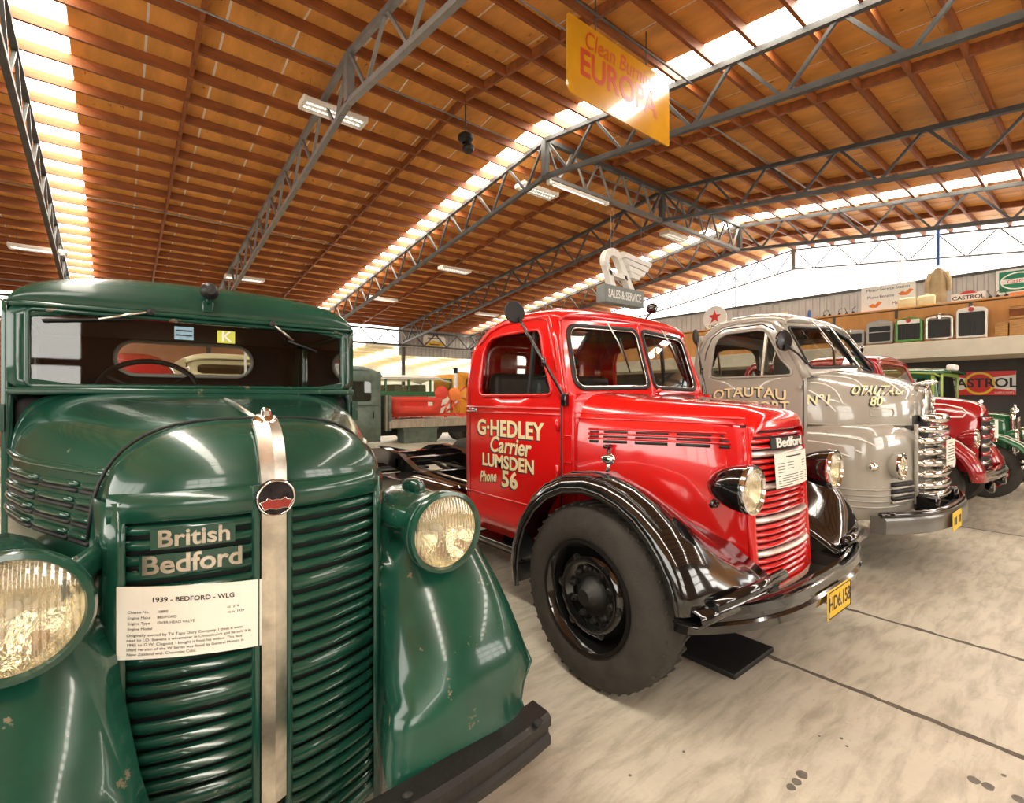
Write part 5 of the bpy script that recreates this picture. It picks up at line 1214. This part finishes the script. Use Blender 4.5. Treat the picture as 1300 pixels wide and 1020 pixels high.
st_ = [((.20 if k % 2 == 0 else .085)*math.sin(PI*k/5), (.20 if k % 2 == 0 else .085)*math.cos(PI*k/5)) for k in range(10)]
mobj('star', *prismg(st_, lambda a, b: (13.416, 7.36-a, 3.70+b), lambda a, b: (13.4195, 7.36-a, 3.70+b)), 'sign_red', t)
text('lettering', 'CALTEX', lambda a, b, t_: (13.418-t_, 7.36-a, 3.44+b), .10, 'ink', t, .001, bold=.002)
box('foot', 13.40, 13.44, 7.28, 7.44, 3.347, 3.40, 'white_paint', t)
s_ = sign_x('painted_sign', 'long faded sign board behind the cab roof of the grey truck', 5.35, 6.75, 3.346, 3.58, 13.34, 'cream_paint')
for k in range(9): box('faded_letter', 13.337, 13.3395, 5.50+.13*k, 5.58+.13*k, 3.41, 3.52, 'sign_orange', s_)
t = thing('golf_mascot', 'small dark blue figure on the balustrade beside the grey cab', 'ornament', (13.34, 4.85, 3.345))
lathe('mascot_body', (13.34, 4.85, 3.345), (0, 0, 1), [(0, .05), (.03, .05), (.05, .03), (.10, .045), (.15, .03), (.17, .035), (.20, .02), (.21, .001)], 'sign_blue', t, 12)
lathe('mascot_base', (13.34, 4.85, 3.345), (0, 0, 1), [(0, .06), (.012, .06), (.013, .001)], 'white_paint', t, 12)
for k, y in enumerate((4.52, 4.40, 4.2, 4.05, 3.92, 1.62, 1.52, 1.40)):
    t = thing('oil_can', 'small dark oil can between the blue figure and the white board' if y > 3 else 'small dark oil can with a thin spout beside the green oval sign', 'can', (13.32, y, 3.345), 'oil cans near the blue figure' if y > 3 else 'oil cans near the green oval sign')
    lathe('can_body', (13.32, y, 3.345), (0, 0, 1), [(0, .03), (.03, .03), (.04, .02), (.05, .008)], 'black_matt', t, 10)
    tube('spout', [(13.32, y, 3.39), (13.32, y+.02, 3.44), (13.32, y+.05*(1 if k % 2 else -1), 3.50)], .006, 'black_matt', t, 6)
for k, y in enumerate((2.60, 2.93)):
    t = thing('cream_chair', ['curved cream seat back standing beside the coat', 'curved cream seat back standing in front of the white painted board'][k], 'chair', (13.36, y, 3.346))
    rows = [[(13.355-.03*math.sin(PI*i/8), y-.15+.30*i/8, z) for i in range(9)] for z in (3.347, 3.45, 3.52)]
    rows.append([(13.355-.02*math.sin(PI*i/8), y-.12+.24*i/8, 3.56) for i in range(9)])
    loft('seat_shell', rows, 'cream_paint', t, solid=.03)
    box('seat_foot', 13.33, 13.39, y-.12, y+.12, 3.3455, 3.36, 'cream_paint', t)
# coat on a blue post
mat('coat_cloth', (.50, .38, .22), .9, var=.12, vscale=10, bump=.3, bscale=30); mat('blue_paint', (.05, .15, .45), .5, var=.1)
t = thing('hanging_coat', 'long tan overall coat hanging above the balustrade', 'coat', (13.45, 2.43, 3.35))
rows = []
for z, w_, d_ in ((3.40, .135, .05), (3.55, .14, .05), (3.75, .13, .05), (3.92, .145, .05), (4.02, .13, .045), (4.07, .08, .04), (4.11, .05, .035)):
    rows.append([(13.45+d_*math.sin(2*PI*k/20)*(1+.25*math.cos(6*2*PI*k/20)), 2.43+w_*math.cos(2*PI*k/20), z) for k in range(20)])
loft('coat_body', rows, 'coat_cloth', t, closed_u=True, cap0=True, cap1=True)
for s in (-1, 1): tube('sleeve', [(13.45, 2.43+s*.12, 4.02), (13.45, 2.43+s*.175, 3.85), (13.44, 2.43+s*.18, 3.62)], [.05, .048, .04], 'coat_cloth', t, 10)
tube('coat_hook', [(13.45, 2.43, 4.10), (13.45, 2.43, 4.20)], .008, 'steel', t, 6)
tag(bar('hanging_rod', (13.45, 2.43, 4.17), (13.45, 2.43, 5.08), .05, .05, 'blue_paint'), 'blue rod from which the tan coat hangs', 'rod')
# big oil banner on the dark wall
s_ = sign_x('enamel_sign', 'long red and white oil sign with yellow ring on the dark wall under the mezzanine', 1.38, 2.46, 1.45, 1.955, 14.46, 'white_paint', th=.03)
mobj('red_field', *prismg([(1.38, 1.45), (2.46, 1.45), (2.46, 1.49), (2.1, 1.60), (1.75, 1.60), (1.38, 1.54)], lambda a, b: (14.457, a, b), lambda a, b: (14.4595, a, b)), 'sign_red', s_)
mobj('red_field', *prismg([(1.38, 1.955), (2.46, 1.955), (2.46, 1.90), (2.1, 1.80), (1.75, 1.82), (1.38, 1.87)], lambda a, b: (14.457, a, b), lambda a, b: (14.4595, a, b)), 'sign_red', s_)
lathe('ring', (14.455, 1.93, 1.70), (-1, 0, 0), [(0, .20), (.002, .20), (.002, .245), (0, .245)], 'sign_yellow', s_, 36)
lathe('ring_field', (14.456, 1.93, 1.70), (-1, 0, 0), [(0, .001), (.0012, .001), (.0012, .205), (0, .205)], 'sign_red', s_, 36)
sx_text(s_, 'CASTROL', 1.92, 1.70, 14.452, .27, 'ink', .96, .006); sx_text(s_, 'LUBRICANTS', 1.55, 1.50, 14.455, .05, 'white_paint', 1)

# ================================================================== FAR SIDE: LOW LEAN-TO WITH BRIGHT ROOF SHEETS
YW2 = 27.5; mat('wall_tan', (.42, .20, .11), .8, var=.1, vscale=3)
o = box('wall_back', XL, XR, YW2, YW2+.1, 0, 3.3, 'wall_cream'); tag(o, 'cream lined back wall of the lean-to', kind='structure')
lt = mobj('trim_3', *slopebox(0, 1, 0, 1, 0, 1), 'roof_white') if 0 else None
def ltz(x, y): return 3.50-.05*(y-20)*.6
lt = G().add(([(XL, 19.9, 3.62), (XR, 19.9, 3.62), (XR, YW2, 3.25), (XL, YW2, 3.25), (XL, 19.9, 3.70), (XR, 19.9, 3.70), (XR, YW2, 3.33), (XL, YW2, 3.33)], [(0, 1, 2, 3), (4, 5, 6, 7), (0, 1, 5, 4), (2, 3, 7, 6), (0, 3, 7, 4), (1, 2, 6, 5)])).obj('ceiling_leanto', 'roof_white'); tag(lt, 'pale lean-to ceiling beyond the far eave', kind='structure')
emat('leanto_sheet', (1, .96, .88), 5.0)
for k in range(9):
    x0 = XL+1.0+2.6*k
    mobj('roof_sheet', [(x0, 19.95, 3.605), (x0+1.2, 19.95, 3.605), (x0+1.2, YW2-.1, 3.235), (x0, YW2-.1, 3.235)], [(0, 1, 2, 3)], 'leanto_sheet', lt)
for k in range(8):
    y = 20.2+.95*k; z = 3.60-.37*(y-19.9)/7.6
    bar('purlin', (XL, y, z-.06), (XR, y, z-.06), .05, .11, 'cream_paint', lt)
o = box('wall_partition', XL, 6.4, 19.96, 20.02, 0, 3.66, 'wall_tan'); tag(o, 'tan brown partition wall closing the left of the lean-to', kind='structure')
# eave girder
t = thing('eave_girder', 'light steel lattice girder along the far eave', 'girder', (9, 19.75, 0))
bar('top_chord', (XL+.1, 19.75, 4.28), (XR-.2, 19.75, 4.28), .07, .07, 'steel', t); bar('bottom_chord', (XL+.1, 19.75, 3.66), (XR-.2, 19.75, 3.66), .07, .07, 'steel', t)
for k in range(20):
    x0 = XL+.3+1.17*k
    bar('web_bar', (x0, 19.75, 3.69), (x0+.58, 19.75, 4.25), .04, .04, 'steel', t); bar('web_bar', (x0+.58, 19.75, 4.25), (x0+1.16, 19.75, 3.69), .04, .04, 'steel', t)
for x, l in ((2.48, 'steel post at the far end of the pale truss over the green truck'), (6.1, 'steel post at the far end of the truss along the middle bright strip'), (9.72, 'steel post at the far end of the dark middle truss'), (13.34, 'steel post at the far end of the truss nearest the gable')):
    tag(bar('steel_post', (x, 19.55, 0), (x, 19.55, 3.55), .12, .12, 'steel'), l, 'post', 'far eave posts')
o = mobj('window_9', [(XL, 19.95, 3.72), (9.66, 19.95, 3.72), (9.66, 19.95, 4.42), (XL, 19.95, 4.42)], [(0, 1, 2, 3)], 'leanto_sheet'); tag(o, 'bright translucent strip above the lean-to ceiling', kind='structure')
pts = []; x = 9.7
while x < XR-.15:
    for dx, dy in ((0, 0), (.11, 0), (.13, .03), (.18, .03)): pts.append((min(x+dx, XR-.1), 19.93-dy))
    x += .2
o = loft('wall_far_eave', [[(a, b, 3.22) for a, b in pts], [(a, b, 4.45) for a, b in pts]], 'wall_metal', None, smooth=False); tag(o, 'grey corrugated strip of wall under the far eave', kind='structure')
t = thing('hanging_sign', 'white and yellow barrel shaped sign on the far corrugated strip', 'sign', (11.4, 19.8, 3.7))
mobj('sign_board', *prismg(rrect(10.83, 11.98, 3.70, 4.18, .12, 5), lambda a, b: (a, 19.80, b), lambda a, b: (a, 19.83, b)), 'white_paint', t)
mobj('yellow_field', *prismg([(10.93, 3.72), (11.88, 3.72), (11.93, 3.88), (11.6, 3.92), (11.35, 3.98), (11.1, 3.88), (10.88, 3.86)], lambda a, b: (a, 19.795, b), lambda a, b: (a, 19.7995, b)), 'sign_yellow', t)
box('print', 11.05, 11.75, 19.796, 19.7995, 4.05, 4.09, 'ink', t)
box('print', 11.15, 11.65, 19.79, 19.7945, 3.77, 3.81, 'ink', t)
# ================================================================== OLD FLATBED BEHIND THE RED CHASSIS
mat('paint_sage', (.10, .135, .105), .6, var=.3, vscale=5, wear=((.22, .19, .13), .36, 10)); mat('red_machine', (.62, .05, .025), .4, var=.12, vscale=4); mat('orange_machine', (.80, .33, .02), .4, var=.1); mat('cream_van', (.66, .58, .36), .4, coat=.4, var=.06); mat('white_bus', (.80, .77, .68), .4, var=.05); mat('green_frame', (.03, .14, .05), .4, var=.1)
T = thing('old_flatbed_truck', 'weathered grey green flatbed truck parked crosswise behind the red chassis', 'truck', (5.5, 10.4, 0))
y0, y1 = 9.5, 11.1; SG = 'paint_sage'
for yy in (y0, y1):
    ringpanel('door', [(3.0, .5), (4.22, .5), (4.22, 1.93), (3.1, 1.93), (2.95, 1.2)], rrect(3.3, 4.02, 1.32, 1.72, .06), lambda a, b: (a, yy, b), SG, T, thick=.03)
    glass_loop('door_glass', rrect(3.3, 4.02, 1.32, 1.72, .06), lambda a, b: (a, yy, b), 'glass', T)
    tube('belt_moulding', [(3.0, yy-.016, 1.24), (4.22, yy-.016, 1.24)], .014, SG, T, 6)
    tube('door_handle', [(4.05, yy-.03, 1.12), (4.05, yy-.05, 1.10), (4.05, yy-.05, .98)], .012, 'black_matt', T, 6)
    for xx in (2.4, 7.6):
        w_ = lathe('wheel', (xx, yy+(.05 if yy == y0 else -.05), .44), (0, -1 if yy == y0 else 1, 0), [(-.2, .2), (-.2, .40), (-.16, .44), (-.04, .44), (0, .40), (0, .24), (-.03, .2), (-.03, .001)], 'rubber', T, 28)
    box('deck_rail', 4.4, 8.7, yy-.03, yy+.05, .76, .90, 'wood_grey', T)
box('cab_back', 4.19, 4.22, y0, y1, .5, 1.93, SG, T); box('cab_front', 2.96, 2.99, y0, y1, .5, 1.35, SG, T)
for yy in (y0+.02, y1-.06): box('front_pillar', 2.98, 3.04, yy, yy+.05, 1.3, 1.95, SG, T)
xs_ = [(2.95, 1.95), (2.98, 2.0), (3.1, 2.035), (3.6, 2.05), (4.0, 2.03), (4.15, 1.99), (4.25, 1.93)]
loft('roof', [[(x, (y0+y1)/2-.80+1.60*i/10, zt_-.10*abs(-1+2*i/10)**4) for i in range(11)] for x, zt_ in xs_], SG, T, solid=.03)
rows = [[(x, (y0+y1)/2+w_*(-1+2*i/10), zt_-.3*abs(-1+2*i/10)**3) for i in range(11)] for x, w_, zt_ in ((1.9, .35, 1.2), (2.3, .42, 1.28), (2.96, .6, 1.34))]
loft('hood', rows, SG, T, solid=.02)
box('radiator', 1.82, 1.92, 9.95, 10.65, .55, 1.22, SG, T, bevel=.05)
bz = y0
for k in range(6): box('deck_board', 4.42, 8.7, y0+.272*k+.005, y0+.272*k+.267, .90, .935, 'wood_grey', T, bevel=.003, seg=1)
hb = box('headboard', 4.40, 4.46, y0, y1, .70, 1.44, SG, T, bevel=.01)
for yy in (y0+.1, y1-.1): box('stanchion', 4.36, 4.40, yy-.04, yy+.04, .70, 1.44, 'wood_grey', hb)
for yy in (9.9, 10.7): box('chassis_rail', 2.0, 8.6, yy-.04, yy+.04, .58, .75, 'black_worn', T)
tb = box('tool_box', 4.75, 5.55, y0+.02, y0+.35, .42, .74, SG, T, bevel=.01); box('tool_box_lid', 4.73, 5.57, y0, y0+.37, .70, .75, SG, tb)
# red machine on its deck
T = thing('farm_implement', 'red farm implement with hopper and round discs on the flatbed', 'machine', (5.6, 10.0, .936))
RM = 'red_machine'
g = ringpanel('hopper', [(4.55, 1.02), (5.7, 1.02), (5.8, 1.40), (4.52, 1.40)], [(4.75, 1.20), (5.55, 1.20), (5.55, 1.30), (4.75, 1.30)], lambda a, b: (a, 9.7, b), RM, T, thick=.03)
box('hopper_tray', 4.6, 5.72, 9.7, 10.3, 1.16, 1.20, RM, T); box('hopper_back', 4.55, 5.75, 10.3, 10.33, 1.02, 1.42, RM, T); box('hopper_end', 4.55, 4.60, 9.7, 10.3, 1.02, 1.40, 'sign_orange', T)
for x in (4.7, 5.3, 5.9): bar('leg', (x, 9.75, .937), (x, 9.75, 1.05), .04, .04, RM, T); bar('leg', (x, 10.25, .937), (x, 10.25, 1.05), .04, .04, RM, T)
bar('frame', (4.6, 9.75, 1.0), (6.6, 9.75, 1.0), .05, .05, RM, T); bar('frame', (4.6, 10.25, 1.0), (6.6, 10.25, 1.0), .05, .05, RM, T)
for (x, z) in ((5.78, 1.50), (6.12, 1.47)):
    d = lathe('disc', (x, 9.72, z), (-.4, -.9, 0), [(-.02, .145), (.0, .155), (.03, .09), (.035, .001)], 'sign_orange' if x > 6 else RM, T, 20)
    tube('disc_arm', [(x, 9.78, z), (x-.15, 9.8, 1.2), (x-.25, 9.78, 1.02)], .022, RM, T, 6)
tube('lever', [(5.5, 9.8, 1.05), (6.0, 9.8, 1.25), (6.5, 9.85, 1.65)], .022, RM, T, 6); tube('lever', [(5.9, 9.9, 1.0), (6.4, 9.9, 1.3)], .02, RM, T, 6)
for k in range(5): tube('tine', [(5.7+.18*k, 9.72, 1.02), (5.74+.18*k, 9.70, 1.12), (5.70+.18*k, 9.70, 1.24)], .014, 'sign_orange', T, 6)
lathe('ground_wheel', (6.3, 9.72, 1.17), (0, -1, 0), [(0, .20), (.03, .23), (-.03, .23), (0, .20)], RM, T, 24)
# bus and orange machine further back
T = thing('old_bus', 'white bus with green window frames behind the flatbed', 'bus', (7.0, 14.4, 0))
box('bus_body', 4.6, 8.3, 13.4, 15.3, .5, 1.45, 'white_bus', T, bevel=.04); box('waist_band', 4.58, 8.32, 13.36, 13.40, 1.42, 1.56, 'green_frame', T)
loft('bus_roof', [[(x, 14.35+1.0*(-1+2*i/10), z_-.12*abs(-1+2*i/10)**4) for i in range(11)] for x, z_ in ((4.6, 1.98), (4.9, 2.06), (7.9, 2.06), (8.3, 1.96))], 'white_bus', T, solid=.04)
for k in range(6):
    x = 4.62+.735*k; bar('window_post', (x, 13.38, 1.45), (x, 13.38, 1.97), .05, .05, 'green_frame', T)
bar('window_rail', (4.6, 13.38, 1.95), (8.3, 13.38, 1.95), .05, .05, 'green_frame', T)
for k in range(5): box('pane', 4.66+.735*k, 5.33+.735*k, 13.39, 13.40, 1.56, 1.92, 'glass', T)
for k in range(4): box('bus_seat', 4.9+.8*k, 5.2+.8*k, 13.7, 15.0, 1.46, 1.78, 'cream_van', T, bevel=.04)
for x in (5.3, 7.6): lathe('wheel', (x, 13.38, .45), (0, -1, 0), [(-.2, .2), (-.2, .41), (-.16, .45), (-.04, .45), (0, .41), (0, .24), (-.03, .2), (-.03, .001)], 'rubber', T, 24); lathe('wheel', (x, 15.32, .45), (0, 1, 0), [(-.2, .2), (-.2, .41), (-.16, .45), (-.04, .45), (0, .41), (0, .24), (-.03, .2), (-.03, .001)], 'rubber', T, 24)
T = thing('orange_digger', 'orange machine cab with a pale exhaust post beyond the flatbed', 'machine', (9.0, 14.0, 0))
ringpanel('cab_front', [(8.45, .8), (9.9, .8), (9.9, 2.15), (8.45, 2.22)], rrect(8.85, 9.25, 1.72, 1.98, .03), lambda a, b: (a, 13.4, b), 'orange_machine', T, thick=.04)
glass_loop('cab_glass', rrect(8.85, 9.25, 1.72, 1.98, .03), lambda a, b: (a, 13.4, b), 'glass_dark', T)
box('cab_body', 8.47, 9.88, 13.45, 14.8, .8, 2.14, 'orange_machine', T, bevel=.05); box('chassis', 8.4, 10.2, 13.45, 14.8, .3, .8, 'black_worn', T, bevel=.03)
lathe('exhaust', (8.42, 13.3, 1.2), (0, 0, 1), [(0, .06), (.95, .06), (.95, .001)], 'white_paint', T, 12); lathe('exhaust_cap', (8.42, 13.3, 2.15), (0, 0, 1), [(0, .07), (.14, .07), (.16, .12), (.18, .001)], 'black_matt', T, 12)
for x in (8.7, 9.8): lathe('wheel', (x, 13.40, .40), (0, -1, 0), [(-.25, .15), (-.25, .36), (-.2, .40), (-.04, .40), (0, .36), (0, .2), (-.03, .15), (-.03, .001)], 'rubber', T, 24)
# cream van seen through the rear window of the green cab
T = thing('cream_van', 'cream panel van seen through the back window of the green cab', 'van', (1.93, 13.7, 0))
xa, xb, ya, yb = 1.12, 2.74, 12.0, 15.5
ringpanel('body_front', [(xa, .5), (xb, .5), (xb-.04, 2.20), (xa+.04, 2.20)], rrect(xa+.22, xb-.22, 1.90, 2.10, .06), lambda a, b: (a, ya+.1*(b-.5), b), 'cream_van', T, thick=.03)
glass_loop('windscreen', rrect(xa+.22, xb-.22, 1.90, 2.10, .06), lambda a, b: (a, ya+.1*(b-.5), b), 'glass_dark', T)
for x in (xa, xb): box('body_side', x-.015, x+.015, ya+.1, yb, .5, 2.20, 'cream_van', T)
box('body_back', xa, xb, yb-.03, yb, .5, 2.20, 'cream_van', T)
loft('van_roof', [[(1.93+.82*(-1+2*i/10), y, z_-.12*abs(-1+2*i/10)**4) for i in range(11)] for y, z_ in ((ya+.08, 2.23), (ya+.25, 2.33), (yb-.3, 2.33), (yb, 2.22))], 'cream_van', T, solid=.03)
bar('post', (2.2, 11.93, 1.75), (2.2, 11.93, 2.5), .06, .04, 'white_paint', T)
for x in (xa, xb):
    for y in (12.6, 14.8): lathe('wheel', (x, y, .35), (-1 if x == xa else 1, 0, 0), [(-.16, .15), (-.16, .32), (-.12, .35), (-.04, .35), (.02, .32), (.02, .2), (-.01, .001)], 'rubber', T, 24)
T = thing('maroon_car', 'dull red car body seen through the back window of the green cab', 'car', (.2, 8.4, 0))
loft('body', [arch(y, .15, w_, .45, z_, 3.2, 20) for y, w_, z_ in ((7.6, .5, .9), (7.65, .66, 1.25), (8.0, .70, 1.5), (8.3, .70, 1.86), (8.7, .70, 2.03), (9.6, .70, 2.03), (10.1, .68, 1.7), (10.3, .6, 1.1))], 'paint_maroon', T, cap0=True, cap1=True)
for s in (-1, 1):
    for y in (8.0, 9.8): lathe('wheel', (.15+s*.70, y, .34), (s, 0, 0), [(-.15, .15), (-.15, .31), (-.11, .34), (-.03, .34), (.02, .31), (.02, .2), (-.01, .001)], 'rubber', T, 24)
    ringpanel('window_frame', rrect(8.45, 9.5, 1.48, 1.86, .05), rrect(8.5, 9.45, 1.52, 1.82, .05), lambda a, b: (.15+s*.69, a, b), 'chrome_worn', T, thick=.02)

# ================================================================== HANGING THINGS
def ray_pt(px, py, d):
    l = (px-650)/625; v = -(py-503)/625
    return (d*(math.cos(AZ)+l*math.sin(AZ)), d*(math.sin(AZ)-l*math.cos(AZ)), CAMH+d*v)
mat('lamp_white', (.80, .76, .66), .5, var=.04)
LL = ['white louvred ceiling light beside the pale truss over the green truck', 'white ceiling light low over the green cab roof', 'white louvred ceiling light under the ridge girder end', 'white ceiling light hung on thin rods left of the bright strip', 'white ceiling light on the far slope between two trusses', 'white ceiling light on the far slope by the lattice truss', 'white louvred ceiling light above the winged sign', 'white ceiling light above the red cab roof']
for (x, y, l) in ((2.60, 7.55, 0), (2.80, 15.3, 1), (6.85, 7.65, 2), (-1.33, 15.2, 3), (7.7, 12.2, 4), (6.95, 15.5, 5), (11.7, 7.55, 6), (11.4, 15.7, 7)):
    z = roofz(y)-.45 if l else roofz(y)-.42
    t = thing('ceiling_light', LL[l], 'light', (x, y, z), 'ceiling lights')
    ln = .46
    box('housing', x-ln, x+ln, y-.15, y+.15, z, z+.05, 'lamp_white', t, bevel=.012)
    for s in (-1, 1): box('end_cap', x+s*ln-.025, x+s*ln+.025, y-.155, y+.155, z-.03, z+.06, 'lamp_white', t, bevel=.012)
    for s in (-1, 1): box('side_reflector', x-ln, x+ln, y+s*.145-.008, y+s*.145+.008, z-.03, z+.02, 'lamp_white', t)
    for s in (-1, 1): tube('tube', [(x-ln+.03, y+s*.06, z-.012), (x+ln-.03, y+s*.06, z-.012)], .013, 'tube_glow', t, 8)
    for k in range(12): box('louvre', x-ln+.06+.074*k, x-ln+.066+.074*k, y-.14, y+.14, z-.03, z-.002, 'lamp_white', t)
    for s in (-1, 1): tube('hanger', [(x+s*.35, y, z+.05), (x+s*.35, y, roofz(y)-.012)], .004, 'steel', t, 5)
# long batten under the ridge girder
t = thing('batten_light', 'long white tube batten fixed under the ridge girder', 'light', (7.0, RY, RZ-.92))
box('batten', 6.25, 7.75, RY-.035, RY+.035, RZ-.945, RZ-.89, 'lamp_white', t, bevel=.008); tube('tube', [(6.3, RY, RZ-.955), (7.7, RY, RZ-.955)], .013, 'tube_glow', t, 8)
for x in (6.2, 7.8): box('end_cap', x-.03, x+.03, RY-.04, RY+.04, RZ-.965, RZ-.89, 'lamp_white', t)
# speaker
sx0, sy0, sz0 = 4.50, 6.80, 5.62
t = thing('ceiling_speaker', 'black twin dome loudspeaker hanging from the far roof slope', 'speaker', (sx0, sy0, sz0))
lathe('speaker_body', (sx0, sy0, sz0), (0, 0, 1), [(.14, .02), (.13, .09), (.10, .125), (.04, .13), (.0, .10), (-.02, .06)], 'black_matt', t, 20)
lathe('speaker_horn', (sx0+.02, sy0-.02, sz0-.05), (.1, -.3, -1), [(-.02, .05), (.04, .09), (.08, .10), (.12, .07), (.125, .001)], 'black_matt', t, 20)
tube('bracket', [(sx0, sy0, sz0+.12), (sx0, sy0, roofz(sy0)-.012)], .012, 'steel', t, 6)
# EUROPA sign
mat('sign_amber', (.58, .27, .012), .22, coat=.6, var=.1, vscale=3); mat('amber_letter', (.50, .06, .015), .35, var=.1); mat('sign_white', (.80, .76, .66), .3, var=.06)
ES = 3.6
t = thing('hanging_sign', 'amber yellow hanging sign with red lettering below the ridge', 'sign', (4.55, ES, 5.0))
board = rrect(3.64, 5.46, 4.585, 5.41, .06, 4, (.03, .16, .03, .12))
bd = mobj('sign_board', *prismg(board, lambda a, b: (a, ES, b), lambda a, b: (a, ES+.02, b)), 'sign_amber', t)
text('lettering', 'Clean Burning', lambda a, b, t_: (4.52+a, ES-.001-t_, 5.245+b), .27, 'amber_letter', bd, .001, sx=.82, shear=.2)
text('lettering', 'EUROPA', lambda a, b, t_: (4.50+a, ES-.001-t_, 4.97+b), .40, 'amber_letter', bd, .001, sx=.90, bold=.008)
for x in (4.08, 4.99): tube('hook', [(x, ES+.01, 5.40), (x, ES+.01, 5.56), (x, ES+.01, roofz(ES)-.10)], .008, 'steel', t, 6)
tube('rail', [(3.2, ES+.01, 5.60), (6.0, ES+.01, 5.60)], .014, 'steel', t, 6)
# winged A sign
WS = 6.6
t = thing('winged_sign', 'white winged letter A sign over a grey sales and service box', 'sign', (8.3, WS, 3.32))
mat('sign_grey', (.20, .22, .21), .5, var=.1)
bxo = box('sign_box', 7.62, 8.88, WS-.12, WS+.12, 3.325, 3.68, 'sign_grey', t, bevel=.01)
text('lettering', 'SALES & SERVICE', lambda a, b, t_: (8.25+a, WS-.121-t_, 3.50+b), .235, 'white_paint', bxo, .002, sx=.62, bold=.004)
def flat(name, poly, m, parent, y0=WS-.07, y1=WS+.07): return mobj(name, *prismg(poly, lambda a, b: (a, y0, b), lambda a, b: (a, y1, b)), m, parent)
# A: rounded top, two strokes
arc = [(7.95+.28*math.cos(math.radians(a)), 4.18+.28*math.sin(math.radians(a))) for a in range(200, 19, -15)]
arci = [(7.95+.15*math.cos(math.radians(a)), 4.18+.13*math.sin(math.radians(a))) for a in range(20, 201, 15)]
flat('letter_stroke', arc+arci, 'white_paint', t)
flat('letter_stroke', [(7.69, 4.12), (7.81, 4.12), (8.02, 3.68), (7.87, 3.68)], 'white_paint', t)
flat('letter_stroke', [(8.21, 4.28), (8.09, 4.24), (8.46, 3.68), (8.64, 3.68)], 'white_paint', t)
flat('letter_bar', [(7.78, 4.0), (7.84, 3.90), (8.40, 3.86), (8.36, 3.95)], 'white_paint', t)
for k, (a, b, c_, d_) in enumerate(((8.26, 4.45, 9.26, 4.36), (8.34, 4.32, 9.15, 4.24), (8.42, 4.19, 9.02, 4.12), (8.50, 4.06, 8.85, 4.02))):
    flat('wing_feather', [(a, b), (c_, d_), (c_-.06, d_-.10), (a+.06, b-.11)], 'white_paint', t)
for x in (7.93, 8.03): tube('cable', [(x, WS, 4.44), (x, WS, RZ-.886)], .007, 'steel_light', t, 5)
for x in (8.95, 9.05): tube('cable', [(x, WS, 4.30), (x, WS, RZ-.886)], .004, 'steel_light', t, 5)
